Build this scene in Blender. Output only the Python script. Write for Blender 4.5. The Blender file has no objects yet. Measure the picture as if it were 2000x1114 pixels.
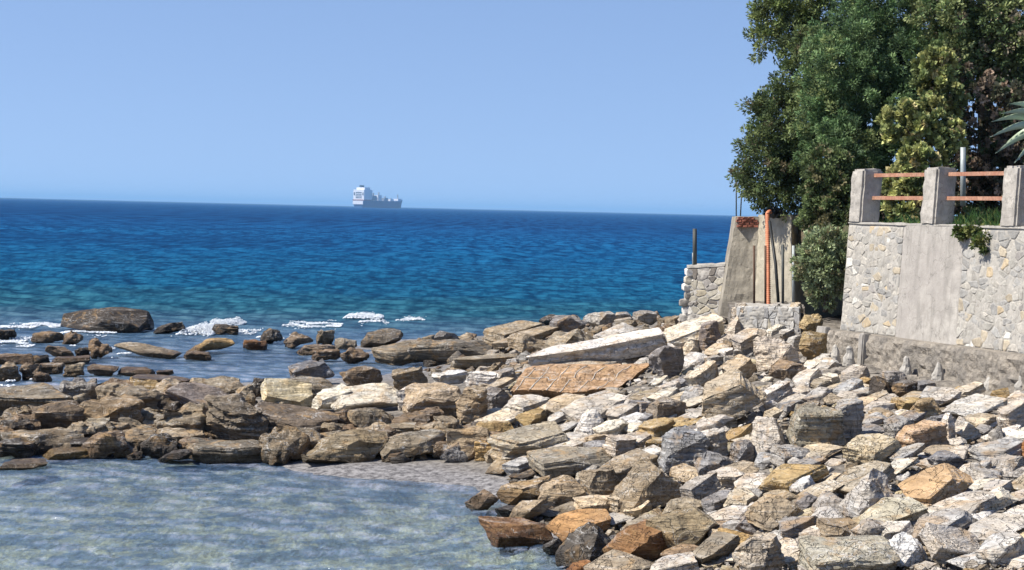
import bpy, bmesh, math, random
import numpy as np
from mathutils import Vector, Matrix, noise
C = bpy.context.scene.collection
scn = bpy.context.scene
rad = math.radians
# ------------------------------------------------------------------ camera
F = 4000.0; CU, CV = 1000.0, 557.0; H = 4.0
PITCH, ROLL = 0.03675, 0.0242
fw = np.array([0, math.cos(PITCH), -math.sin(PITCH)]); r0 = np.array([1., 0, 0]); u0 = np.array([0, math.sin(PITCH), math.cos(PITCH)])
rt = math.cos(ROLL)*r0 + math.sin(ROLL)*u0; up = -math.sin(ROLL)*r0 + math.cos(ROLL)*u0
cam = bpy.data.cameras.new('camera'); co = bpy.data.objects.new('camera', cam); C.objects.link(co)
co.matrix_world = Matrix(((rt[0], up[0], -fw[0], 0), (rt[1], up[1], -fw[1], 0), (rt[2], up[2], -fw[2], H), (0, 0, 0, 1)))
cam.sensor_width = 36; cam.lens = F/2000*36; cam.clip_start = .5; cam.clip_end = 60000
scn.camera = co
# ------------------------------------------------------------------ light
SUN_EL, SUN_AZ = rad(50), math.atan2(-1.0, -0.22)      # azimuth as atan2(x, y): from the left, a little behind the camera
sd = Vector((math.sin(SUN_AZ)*math.cos(SUN_EL), math.cos(SUN_AZ)*math.cos(SUN_EL), math.sin(SUN_EL)))
w = bpy.data.worlds.new('World'); scn.world = w; w.use_nodes = True
wn = w.node_tree; bg = wn.nodes['Background']
sky = wn.nodes.new('ShaderNodeTexSky'); sky.sky_type = 'NISHITA'; sky.sun_disc = False
sky.sun_elevation = SUN_EL; sky.sun_rotation = SUN_AZ % (2*math.pi)
sky.air_density = 1.0; sky.dust_density = 0.3; sky.ozone_density = 3.0; sky.altitude = 0
SKY_STRENGTH = 0.116; SKY_TINT = (1.0, 0.95, 1.0)
wtc = wn.nodes.new('ShaderNodeTexCoord'); wsp = wn.nodes.new('ShaderNodeSeparateXYZ'); wcb = wn.nodes.new('ShaderNodeCombineXYZ'); wmx = wn.nodes.new('ShaderNodeMath'); wmx.operation = 'MAXIMUM'; wmx.inputs[1].default_value = 0
wad = wn.nodes.new('ShaderNodeMath'); wad.operation = 'ADD'; wad.inputs[1].default_value = .17      # the clear sky keeps its blue right down to the horizon
wvn = wn.nodes.new('ShaderNodeVectorMath'); wvn.operation = 'NORMALIZE'
wn.links.new(wtc.outputs['Generated'], wsp.inputs[0]); wn.links.new(wsp.outputs[2], wmx.inputs[0]); wn.links.new(wmx.outputs[0], wad.inputs[0])
wn.links.new(wsp.outputs[0], wcb.inputs[0]); wn.links.new(wsp.outputs[1], wcb.inputs[1]); wn.links.new(wad.outputs[0], wcb.inputs[2]); wn.links.new(wcb.outputs[0], wvn.inputs[0]); wn.links.new(wvn.outputs[0], sky.inputs[0])
tint = wn.nodes.new('ShaderNodeMix'); tint.data_type = 'RGBA'; tint.blend_type = 'MULTIPLY'; tint.inputs[0].default_value = 1
tint.inputs[7].default_value = (*SKY_TINT, 1)
wn.links.new(sky.outputs[0], tint.inputs[6]); wn.links.new(tint.outputs[2], bg.inputs[0]); bg.inputs[1].default_value = SKY_STRENGTH
sun = bpy.data.lights.new('sun', 'SUN'); sun.energy = 5.0; sun.angle = rad(0.5); sun.color = (1, .95, .87)
so = bpy.data.objects.new('sun', sun); C.objects.link(so); so.rotation_euler = sd.to_track_quat('Z', 'Y').to_euler(); so.location = (0, 0, 40)
vs = scn.view_settings; vs.view_transform = 'Standard'; vs.look = 'None'; vs.gamma = 1; vs.exposure = 0.55; vs.use_curve_mapping = False
# ------------------------------------------------------------------ helpers
def ray(u, v):
    u = np.asarray(u, float)[..., None]; v = np.asarray(v, float)[..., None]
    return fw + (u-CU)/F*rt - (v-CV)/F*up
def P(u, v, D):                        # point seen at pixel (u, v) of the 2000 px photograph, D metres along +Y
    d = ray(u, v); return np.array([0, 0, H]) + d*(D/d[..., 1:2])
def proj(p):
    q = p - np.array([0, 0, H]); z = q@fw
    return CU + F*(q@rt)/z, CV - F*(q@up)/z
def tag(o, label=None, cat=None, group=None, kind=None):
    if label: o['label'] = label
    if cat: o['category'] = cat
    if group: o['group'] = group
    if kind: o['kind'] = kind
    return o
def link(name, me, m, parent=None, smooth=False):
    if m is not None and not me.materials: me.materials.append(m)
    if smooth: me.polygons.foreach_set('use_smooth', [True]*len(me.polygons))
    o = bpy.data.objects.new(name, me); C.objects.link(o)
    if parent: o.parent = parent
    return o
def mesh(name, v, f):
    me = bpy.data.meshes.new(name); me.from_pydata([tuple(map(float, q)) for q in v], [], [tuple(q) for q in f]); me.update(); return me
def fast_mesh(name, v, f):             # f: (n,k) array with one face size
    me = bpy.data.meshes.new(name); v = np.ascontiguousarray(v, np.float32); f = np.ascontiguousarray(f, np.int32); n, k = f.shape
    me.vertices.add(len(v)); me.vertices.foreach_set('co', v.ravel())
    me.loops.add(n*k); me.loops.foreach_set('vertex_index', f.ravel())
    me.polygons.add(n); me.polygons.foreach_set('loop_start', np.arange(0, n*k, k, dtype=np.int32))
    me.update(calc_edges=True); return me
def set_tint(me, cols):                # one colour per vertex
    a = me.color_attributes.new('tint', 'FLOAT_COLOR', 'POINT')
    c = np.ones((len(me.vertices), 4), np.float32); c[:, :3] = cols; a.data.foreach_set('color', c.ravel())
def empty(name, loc=(0, 0, 0)):
    o = bpy.data.objects.new(name, None); C.objects.link(o); o.location = tuple(map(float, loc)); o.empty_display_size = .2; return o
def local(o, parent):                  # child keeps its world place under a translated Empty
    o.parent = parent; o.location = Vector(o.location) - parent.location; return o
def bm_mesh(name, bm):
    me = bpy.data.meshes.new(name); bm.to_mesh(me); bm.free(); return me
def fbm(p, oct=3):
    s = 0; a = 1
    for i in range(oct): s += a*noise.noise(p); p = p*2.1 + Vector((3.1, 7.7, 1.3)); a *= .5
    return s
def tube_bm(bm, pts, rads, n=8):
    rings = []; pts = [Vector(tuple(map(float, p))) for p in pts]
    for i, p in enumerate(pts):
        t = (pts[min(i+1, len(pts)-1)] - pts[max(i-1, 0)]).normalized()
        a = t.cross(Vector((0, 0, 1)) if abs(t.z) < .9 else Vector((1, 0, 0))).normalized(); b = t.cross(a)
        r = rads[i] if hasattr(rads, '__len__') else rads
        rings.append([bm.verts.new(p + (a*math.cos(k*2*math.pi/n) + b*math.sin(k*2*math.pi/n))*r) for k in range(n)])
    for A, B in zip(rings, rings[1:]):
        for k in range(n): bm.faces.new((A[k], A[(k+1) % n], B[(k+1) % n], B[k]))
    bm.faces.new(rings[0][::-1]); bm.faces.new(rings[-1]); return bm
def tube(name, pts, rads, m, n=8, parent=None):
    bm = bmesh.new(); tube_bm(bm, pts, rads, n); bmesh.ops.recalc_face_normals(bm, faces=bm.faces)
    o = link(name, bm_mesh(name, bm), m, None, True)
    if parent is not None: local(o, parent)
    return o
def hexa(name, q, m, parent=None, sub=0, rough=0., bev=0., origin=None):
    """solid from 8 corners: bottom four then top four, both in the same order"""
    q = [Vector(tuple(map(float, a))) for a in q]
    if origin is None: origin = sum(q[:4], Vector())/4
    bm = bmesh.new(); v = [bm.verts.new(a-origin) for a in q]
    for f in ((0, 1, 2, 3), (4, 5, 6, 7), (0, 1, 5, 4), (1, 2, 6, 5), (2, 3, 7, 6), (3, 0, 4, 7)): bm.faces.new([v[i] for i in f])
    bmesh.ops.recalc_face_normals(bm, faces=bm.faces)
    if bev: bmesh.ops.bevel(bm, geom=bm.edges[:], offset=bev, segments=2, affect='EDGES')
    if sub: refine(bm, sub)
    if rough:
        bm.normal_update(); s = origin
        for x in bm.verts: x.co += x.normal*(fbm((x.co+s)*5)*rough)
    o = link(name, bm_mesh(name, bm), m); o.location = origin
    if parent is not None: local(o, parent)
    return o
def refine(bm, L, it=7):
    bmesh.ops.triangulate(bm, faces=bm.faces[:])
    for _ in range(it):
        e = [x for x in bm.edges if x.calc_length() > L]
        if not e: break
        bmesh.ops.subdivide_edges(bm, edges=e, cuts=1, use_grid_fill=False)
        bmesh.ops.triangulate(bm, faces=[f for f in bm.faces if len(f.verts) > 3])
# ------------------------------------------------------------------ node material helpers
class NT:
    def __init__(s, name):
        s.m = bpy.data.materials.new(name); s.m.use_nodes = True; s.t = s.m.node_tree; s.b = s.t.nodes['Principled BSDF']
    def n(s, typ, **kw):
        x = s.t.nodes.new('ShaderNode'+typ)
        for k, v in kw.items():
            if k.startswith('i_'):
                key = k[2:]; x.inputs[int(key) if key.isdigit() else key].default_value = v
            else: setattr(x, k, v)
        return x
    def l(s, a, b): s.t.links.new(a, b)
    def math(s, op, a, b=None, clamp=False):
        x = s.n('Math', operation=op, use_clamp=clamp)
        for i, q in enumerate((a, b)):
            if q is None: continue
            if isinstance(q, (int, float)): x.inputs[i].default_value = q
            else: s.l(q, x.inputs[i])
        return x.outputs[0]
    def mix(s, fac, a, b, bt='MIX'):
        x = s.n('Mix', data_type='RGBA', blend_type=bt)
        for i, q in ((0, fac), (6, a), (7, b)):
            if isinstance(q, (int, float)): x.inputs[i].default_value = q
            elif isinstance(q, tuple): x.inputs[i].default_value = (*q, 1)
            else: s.l(q, x.inputs[i])
        return x.outputs[2]
    def noise(s, vec, scale, detail=4, rough=.6, dist=0.):
        x = s.n('TexNoise', i_Scale=scale, i_Detail=detail, i_Roughness=rough, i_Distortion=dist)
        if vec is not None: s.l(vec, x.inputs['Vector'])
        return x.outputs[0]
    def ramp(s, fac, stops):
        x = s.n('ValToRGB'); e = x.color_ramp.elements
        while len(e) < len(stops): e.new(.5)
        for k, (p, c) in enumerate(stops):
            e[k].position = p; e[k].color = (c, c, c, 1) if isinstance(c, (int, float)) else (*c, 1)
        s.l(fac, x.inputs[0]); return x.outputs[0]
    def bump(s, h, st, dist=.02):
        x = s.n('Bump', i_Strength=st, i_Distance=dist); s.l(h, x.inputs['Height']); s.l(x.outputs[0], s.b.inputs['Normal']); return x
def rock_material(name, use_attr):
    t = NT(name)
    geo = t.n('NewGeometry'); pos = geo.outputs['Position']
    oi = t.n('ObjectInfo')
    col = oi.outputs['Color']
    tc = t.n('TexCoord')
    if use_attr: col = t.n('Attribute', attribute_name='tint').outputs['Color']; oc = pos
    else:
        va = t.n('VectorMath', operation='ADD'); t.l(tc.outputs['Object'], va.inputs[0])
        cx = t.n('CombineXYZ'); r = t.math('MULTIPLY', oi.outputs['Random'], 50.); t.l(r, cx.inputs[0]); t.l(r, cx.inputs[1]); t.l(va.outputs[0], cx.inputs[2]) if False else None
        t.l(cx.outputs[0], va.inputs[1]); oc = va.outputs[0]
    # strata: bands of thin beds, tilted
    mp = t.n('Mapping'); mp.inputs['Rotation'].default_value = (rad(12), rad(24), 0); mp.inputs['Scale'].default_value = (1.2, 1.2, 14.); t.l(oc, mp.inputs[0])
    strata = t.noise(mp.outputs[0], 1.6, 5, .65, .4)
    big = t.noise(oc, 2.2, 3, .55); mid = t.noise(oc, 7., 5, .65); fine = t.noise(oc, 38., 4, .7)
    c = t.mix(t.ramp(big, [(.35, 0.), (.65, 1.)]), t.mix(1., col, (.80, .80, .84), 'MULTIPLY'), t.mix(1., col, (1.12, 1.04, .95), 'MULTIPLY'))
    c = t.mix(t.ramp(mid, [(.30, .6), (.44, 0.)]), c, t.mix(1., col, (.42, .38, .34), 'MULTIPLY'))
    c = t.mix(t.ramp(strata, [(.42, .55), (.52, 0.)]), c, t.mix(1., col, (.55, .50, .45), 'MULTIPLY'))
    c = t.mix(t.ramp(strata, [(.56, 0.), (.66, .6)]), c, t.mix(.5, (.60, .58, .54), t.mix(1., col, (1.5, 1.5, 1.5), 'MULTIPLY')))
    c = t.mix(t.ramp(t.noise(oc, 4.6, 5, .7, .6), [(.57, 0.), (.64, .45)]), c, t.mix(1., col, (1.3, 1.28, 1.25), 'MULTIPLY'))
    # ochre iron stain
    st = t.noise(oc, 3.1, 4, .6, .8)
    c = t.mix(t.math('MULTIPLY', t.ramp(st, [(.54, 0.), (.66, .6)]), .9), c, (.40, .25, .11))
    # calcite veins
    vo = t.n('TexVoronoi', feature='DISTANCE_TO_EDGE', i_Scale=2.6); dv = t.n('VectorMath', operation='ADD'); t.l(oc, dv.inputs[0])
    nz = t.n('TexNoise', i_Scale=4., i_Detail=3.); t.l(oc, nz.inputs['Vector']); t.l(nz.outputs['Color'], dv.inputs[1]); t.l(dv.outputs[0], vo.inputs['Vector'])
    vein = t.math('MULTIPLY', t.ramp(vo.outputs['Distance'], [(.0, 1.), (.022, 0.)]), t.ramp(t.noise(oc, 1.7, 2), [(.47, 0.), (.55, .75)]))
    c = t.mix(vein, c, (.62, .60, .56))
    # dark cracks
    v2 = t.n('TexVoronoi', feature='DISTANCE_TO_EDGE', i_Scale=2.3); d2 = t.n('VectorMath', operation='MULTIPLY'); d2.inputs[1].default_value = (1., 1., 2.); t.l(dv.outputs[0], d2.inputs[0]); t.l(d2.outputs[0], v2.inputs['Vector'])
    crack = t.ramp(v2.outputs['Distance'], [(.0, 1.), (.03, 0.)])
    c = t.mix(t.math('MULTIPLY', t.math('MULTIPLY', crack, .5), t.ramp(t.noise(oc, 1.9, 2), [(.45, 0.), (.55, 1.)])), c, t.mix(1., col, (.22, .2, .18), 'MULTIPLY'))
    c = t.mix(t.ramp(fine, [(.32, .28), (.48, 0.)]), c, t.mix(1., c, (.5, .48, .46), 'MULTIPLY'))
    # wet foot by the water line (world height)
    sep = t.n('SeparateXYZ'); t.l(pos, sep.inputs[0])
    zz = t.math('ADD', sep.outputs[2], t.math('MULTIPLY', t.noise(pos, 3., 3), -.22))
    wet = t.ramp(zz, [(.03, 1.), (.14, 0.)])
    c = t.mix(t.math('MULTIPLY', wet, .8), c, t.mix(1., c, (.30, .26, .20), 'MULTIPLY'))
    t.l(c, t.b.inputs['Base Color'])
    t.l(t.ramp(wet, [(0., .88), (1., .45)]), t.b.inputs['Roughness'])
    t.b.inputs['Specular IOR Level'].default_value = .25
    h = t.math('ADD', t.math('MULTIPLY', mid, .9), t.math('MULTIPLY', strata, 1.1)); h = t.math('ADD', h, t.math('MULTIPLY', fine, .15))
    h = t.math('SUBTRACT', h, t.math('MULTIPLY', crack, .35)); t.bump(h, 1., .07)
    return t.m
M = {}
M['rock'] = rock_material('rock', False); M['rubble'] = rock_material('rubble', True)
def plain(name, col, rough=.8, var=.3, scale=12., bump=.3, bd=.01, metal=0., stain=None, spec=.3):
    t = NT(name); p = t.n('NewGeometry').outputs['Position']
    a = t.noise(p, scale, 5, .65); b = t.noise(p, scale*.18, 3, .6)
    c = t.mix(t.ramp(a, [(.3, 0.), (.7, 1.)]), tuple(x*(1-var) for x in col), tuple(min(1, x*(1+var)) for x in col))
    c = t.mix(t.ramp(b, [(.35, .0), (.7, .8)]), c, stain if stain else tuple(x*.75 for x in col))
    if name in ('cement_render', 'buttress_concrete', 'buttress_concrete_dark', 'concrete', 'mortar'):
        q = t.n('Mapping'); q.inputs['Scale'].default_value = (5., 5., .7); t.l(p, q.inputs[0])
        c = t.mix(t.math('MULTIPLY', t.ramp(t.noise(q.outputs[0], 1.3, 4, .6), [(.50, 0.), (.64, 1.)]), .55), c, tuple(x*.62 for x in col))
        v = t.n('TexVoronoi', feature='DISTANCE_TO_EDGE', i_Scale=1.6); nn = t.n('TexNoise', i_Scale=3., i_Detail=4.); t.l(p, nn.inputs['Vector']); va = t.n('VectorMath', operation='ADD'); t.l(p, va.inputs[0]); t.l(nn.outputs['Color'], va.inputs[1]); t.l(va.outputs[0], v.inputs['Vector'])
        c = t.mix(t.math('MULTIPLY', t.ramp(v.outputs['Distance'], [(0., 1.), (.016, 0.)]), .6), c, tuple(x*.35 for x in col))
    t.l(c, t.b.inputs['Base Color']); t.b.inputs['Roughness'].default_value = rough; t.b.inputs['Metallic'].default_value = metal
    t.b.inputs['Specular IOR Level'].default_value = spec
    if bump: t.bump(t.noise(p, scale*2.2, 6, .7), bump, bd)
    return t.m
M['concrete'] = plain('concrete', (.42, .385, .335), .9, .25, 9., .5, .02, stain=(.27, .25, .22))
M['cement'] = plain('cement_render', (.39, .36, .315), .9, .30, 4., .6, .02, stain=(.32, .29, .26))
M['buttress'] = plain('buttress_concrete', (.45, .40, .30), .9, .25, 6., .6, .02, stain=(.22, .20, .16))
M['buttress_dark'] = plain('buttress_concrete_dark', (.36, .32, .25), .9, .3, 6., .7, .02, stain=(.17, .15, .12))  # darker tone of the same concrete, used on the side block
M['mortar'] = plain('mortar', (.42, .39, .34), .95, .2, 16., .6, .015)
M['footing'] = plain('rough_footing_concrete', (.38, .33, .265), .95, .45, 14., 1., .05, stain=(.15, .14, .125))
M['rail'] = plain('painted_rail', (.36, .20, .13), .7, .45, 20., .2, .004, stain=(.30, .12, .07))
M['rust'] = plain('rusty_steel', (.12, .07, .045), .8, .4, 30., .2, .003)
M['steel'] = plain('grey_steel_pipe', (.34, .37, .36), .55, .15, 25., .1, .003, metal=.3)
M['dark_steel'] = plain('dark_steel', (.07, .075, .07), .6, .3, 25., .1, .003)
M['pipe'] = plain('orange_plastic_pipe', (.60, .22, .11), .6, .3, 7., .05, .003)
M['black_plastic'] = plain('black_plastic', (.02, .022, .022), .5, .2, 20., .05, .003)
M['bark'] = plain('bark', (.10, .075, .055), .95, .4, 25., .8, .02)
M['calcite'] = plain('calcite', (.68, .64, .57), .9, .15, 30., .3, .004, stain=(.5, .44, .35))
M['brick'] = plain('brick', (.32, .12, .08), .9, .3, 20., .5, .01)
M['soil'] = plain('garden_soil', (.14, .11, .07), .95, .4, 5., .8, .05, stain=(.08, .10, .04))
M['ship_white'] = plain('ship_white_paint', (.85, .85, .85), .6, .05, .05, 0)
M['ship_blue'] = plain('ship_hull_paint', (.02, .09, .24), .6, .1, .05, 0)
M['ship_red'] = plain('ship_deck_paint', (.30, .12, .08), .7, .1, .05, 0)
M['ship_grey'] = plain('ship_deck_gear', (.25, .28, .32), .7, .1, .05, 0)
M['ship_dark'] = plain('ship_dark_glass', (.04, .05, .06), .4, .1, .05, 0)
def leaf_material(name, trans=.35):
    t = NT(name); at = t.n('Attribute', attribute_name='tint').outputs['Color']
    t.l(at, t.b.inputs['Base Color']); t.b.inputs['Roughness'].default_value = .65; t.b.inputs['Specular IOR Level'].default_value = .25
    tr = t.n('BsdfTranslucent'); t.l(at, tr.inputs[0]); mx = t.n('MixShader'); mx.inputs[0].default_value = trans
    t.l(t.b.outputs[0], mx.inputs[1]); t.l(tr.outputs[0], mx.inputs[2]); t.l(mx.outputs[0], t.t.nodes['Material Output'].inputs[0]); return t.m
M['leaf'] = leaf_material('foliage', .25); M['grass'] = leaf_material('grass_blades', .3)
M['stone'] = None
def stone_material():
    t = NT('wall_stone'); oi = t.n('ObjectInfo'); p = t.n('NewGeometry').outputs['Position']
    c = t.mix(t.ramp(t.noise(p, 14., 4, .65), [(.3, 0.), (.7, 1.)]), t.mix(1., oi.outputs['Color'], (.68, .67, .66), 'MULTIPLY'), t.mix(1., oi.outputs['Color'], (1.15, 1.14, 1.1), 'MULTIPLY'))
    t.l(c, t.b.inputs['Base Color']); t.b.inputs['Roughness'].default_value = .9; t.b.inputs['Specular IOR Level'].default_value = .2
    t.bump(t.noise(p, 30., 5, .7), .6, .015); return t.m
M['stone'] = stone_material()
# ------------------------------------------------------------------ terrain height
ctrl = [(0,1110,-.35),(300,1110,-.35),(700,1110,-.3),(960,1110,-.2),(0,950,-.3),(400,980,-.28),(800,1010,-.22),(880,1060,-.25),(450,930,-.16),
 (0,1300,-.4),(500,1300,-.4),(900,1300,-.35),(-400,950,-.3),(-400,1110,-.35),
 (1110,1114,0),(1010,1075,-.06),(955,1040,-.03),(925,990,-.06),(0,888,-.03),(300,895,-.05),(500,908,-.03),(680,950,-.05),(880,965,-.05),
 (600,922,.02),(720,925,.05),(820,930,.06),(940,940,.05),(980,960,.03),(560,905,.04),
 (-400,880,0),(100,870,.12),(300,870,.1),(600,875,.15),(850,885,.22),(1000,895,.3),
 (-400,790,.15),(0,800,.2),(100,800,.25),(200,810,.22),(300,800,.28),(500,800,.35),(700,800,.45),(900,800,.55),
 (-400,735,-.2),(0,745,-.05),(230,745,-.15),(420,728,-.12),(600,725,-.15),(680,714,-.16),(760,714,-.16),(720,716,-.15),(800,722,-.1),(900,735,.35),
 (100,715,-.12),(300,690,-.14),(500,690,-.12),(620,690,-.05),(200,655,-.25),(400,655,-.25),(600,660,-.1),(-400,660,-.3),
 (0,625,-.8),(300,615,-.8),(600,612,-.8),(750,632,-.4),(900,628,-.7),(-400,615,-.9),(980,618,-.8),
 (750,690,.05),(850,675,.15),(950,690,.3),(1000,660,.5),(1100,640,.75),(1200,625,.85),(1265,620,.8),(1050,695,.6),(900,708,.15),
 (1050,712,.85),(1200,675,1.1),(1300,650,1.4),(1400,625,1.85),(1300,625,1.25),
 (1000,790,.65),(1200,790,.9),(1300,720,1.25),(1400,700,1.5),(1500,650,1.95),(1440,612,2.0),(1560,605,2.05),(1330,617,1.75),
 (1560,690,1.75),(1660,705,1.66),(1800,727,1.66),(1900,742,1.65),(2000,760,1.6),(2300,800,1.6),
 (1500,760,1.4),(1700,800,1.4),(1900,810,1.42),(2200,830,1.45),(1300,850,.8),(1500,870,1.05),(1700,900,1.15),(1900,900,1.25),(2200,900,1.3),
 (1120,880,.5),(1200,950,.42),(1090,960,.15),(1100,1030,.05),(1400,1000,.65),(1600,1000,.95),(1800,1000,1.05),(2000,1000,1.15),(2300,1000,1.25),
 (1200,1080,.15),(1300,1112,.32),(1500,1110,.6),(1700,1110,.8),(2000,1110,.95),(2300,1110,1.05),(1200,1300,0),(1500,1300,.5),(1900,1300,.8),(2300,1300,.9)]
cp = np.array(ctrl, float); d = ray(cp[:, 0], cp[:, 1]); tt = (cp[:, 2]-H)/d[:, 2]; cw = d*tt[:, None] + np.array([0, 0, H])
extra = np.array([(x, y, -1.6) for y in (78, 90, 110) for x in (-30, -15, 0, 10)] + [(2., 72, -1.0), (5.5, 69, -.8), (9, 66, -.5), (14, 60, .5), (20, 50, 1.5), (12, 75, -1.), (20, 80, -1.2), (11, 41, 2.0), (14, 36, 2.)])
cw = np.vstack([cw, extra])
def warp(x, y): return np.stack([x*1.0, y*.55], -1)
W = warp(cw[:, 0], cw[:, 1]); A = np.linalg.norm(W[:, None]-W[None], axis=-1) + np.eye(len(W))*(-.25)
A = np.block([[A, np.ones((len(W), 1))], [np.ones((1, len(W))), np.zeros((1, 1))]]); coef = np.linalg.solve(A, np.append(cw[:, 2], 0))
def height(x, y):
    x = np.asarray(x, float); y = np.asarray(y, float); q = warp(x.ravel(), y.ravel()); out = np.empty(len(q))
    for i in range(0, len(q), 20000):
        s = q[i:i+20000]; out[i:i+20000] = np.linalg.norm(s[:, None]-W[None], axis=-1)@coef[:-1] + coef[-1]
    return out.reshape(x.shape)
GX = np.arange(-26, 26.01, .2); GY = np.arange(8, 100.01, .25)
gx, gy = np.meshgrid(GX, GY); GZ = height(gx, gy)
def hz(x, y):                          # bilinear lookup
    fx = np.clip((np.asarray(x)-GX[0])/.2, 0, len(GX)-1.001); fy = np.clip((np.asarray(y)-GY[0])/.25, 0, len(GY)-1.001)
    i = fx.astype(int); j = fy.astype(int); a = fx-i; b = fy-j
    return (GZ[j, i]*(1-a)+GZ[j, i+1]*a)*(1-b) + (GZ[j+1, i]*(1-a)+GZ[j+1, i+1]*a)*b
YS = np.arange(12, 95, .1)
def ground(u, v):                      # first hit of a pixel's ray on the shore (or the water)
    d = ray(u, v); p = np.array([0, 0, H]) + d*(YS/d[1])[:, None]
    h = np.maximum(hz(p[:, 0], p[:, 1]), 0.0); k = np.argmax(p[:, 2] <= h)
    if p[k, 2] > h[k]: k = len(YS)-1
    return p[k]
nx, ny = len(GX), len(GY)
tz = GZ.copy()
rng = np.random.default_rng(5)
def vnoise(x, y, s, seed):             # cheap value noise
    r = np.random.default_rng(seed).random((256, 256)); X = x*s+1000; Y = y*s+1000; i = np.floor(X).astype(int); j = np.floor(Y).astype(int); a = X-i; b = Y-j; a = a*a*(3-2*a); b = b*b*(3-2*b)
    g = lambda p, q: r[p % 256, q % 256]
    return (g(i, j)*(1-a)+g(i+1, j)*a)*(1-b)+(g(i, j+1)*(1-a)+g(i+1, j+1)*a)*b - .5
amp = np.clip((GZ+.02)*1.5, .0, 1.)
tz = tz - .06*amp + (vnoise(gx, gy, 1.3, 1)*.16 + vnoise(gx, gy, 3.1, 2)*.09)*(.12+amp*.88)
idx = np.arange(nx*ny).reshape(ny, nx); f = np.stack([idx[:-1, :-1], idx[:-1, 1:], idx[1:, 1:], idx[1:, :-1]], -1).reshape(-1, 4)
gm = fast_mesh('shore_ground', np.stack([gx, gy, tz], -1).reshape(-1, 3), f)
def ground_material():
    t = NT('shore_ground'); p = t.n('NewGeometry').outputs['Position']; sep = t.n('SeparateXYZ'); t.l(p, sep.inputs[0]); z = sep.outputs[2]
    a = t.noise(p, 6., 6, .7); b = t.noise(p, 1.6, 5, .65, .3)
    dry = t.mix(t.ramp(a, [(.35, 0.), (.65, 1.)]), (.07, .06, .05), (.28, .25, .21))
    mud = t.mix(t.ramp(t.noise(p, 9., 6, .75), [(.38, 0.), (.6, 1.)]), (.07, .065, .065), (.30, .285, .275))
    bed = t.mix(t.ramp(b, [(.46, 0.), (.54, 1.)]), (.24, .26, .26), (.60, .52, .36))
    c = t.mix(t.ramp(z, [(.08, 0.), (.20, 1.)]), mud, dry)
    c = t.mix(t.ramp(t.math('ADD', z, 1.), [(.93, 1.), (.985, 0.)]), c, bed)
    t.l(c, t.b.inputs['Base Color']); t.b.inputs['Roughness'].default_value = .85; t.b.inputs['Specular IOR Level'].default_value = .2
    t.bump(a, .8, .06); return t.m
M['ground'] = ground_material()
tag(link('shore_ground', gm, M['ground'], None, True), kind='structure')
me = mesh('seabed', [(-40000, -200, -3.2), (40000, -200, -3.2), (40000, 45000, -3.2), (-40000, 45000, -3.2)], [(0, 1, 2, 3)])
tag(link('seabed', me, M['soil']), kind='structure')
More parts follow.
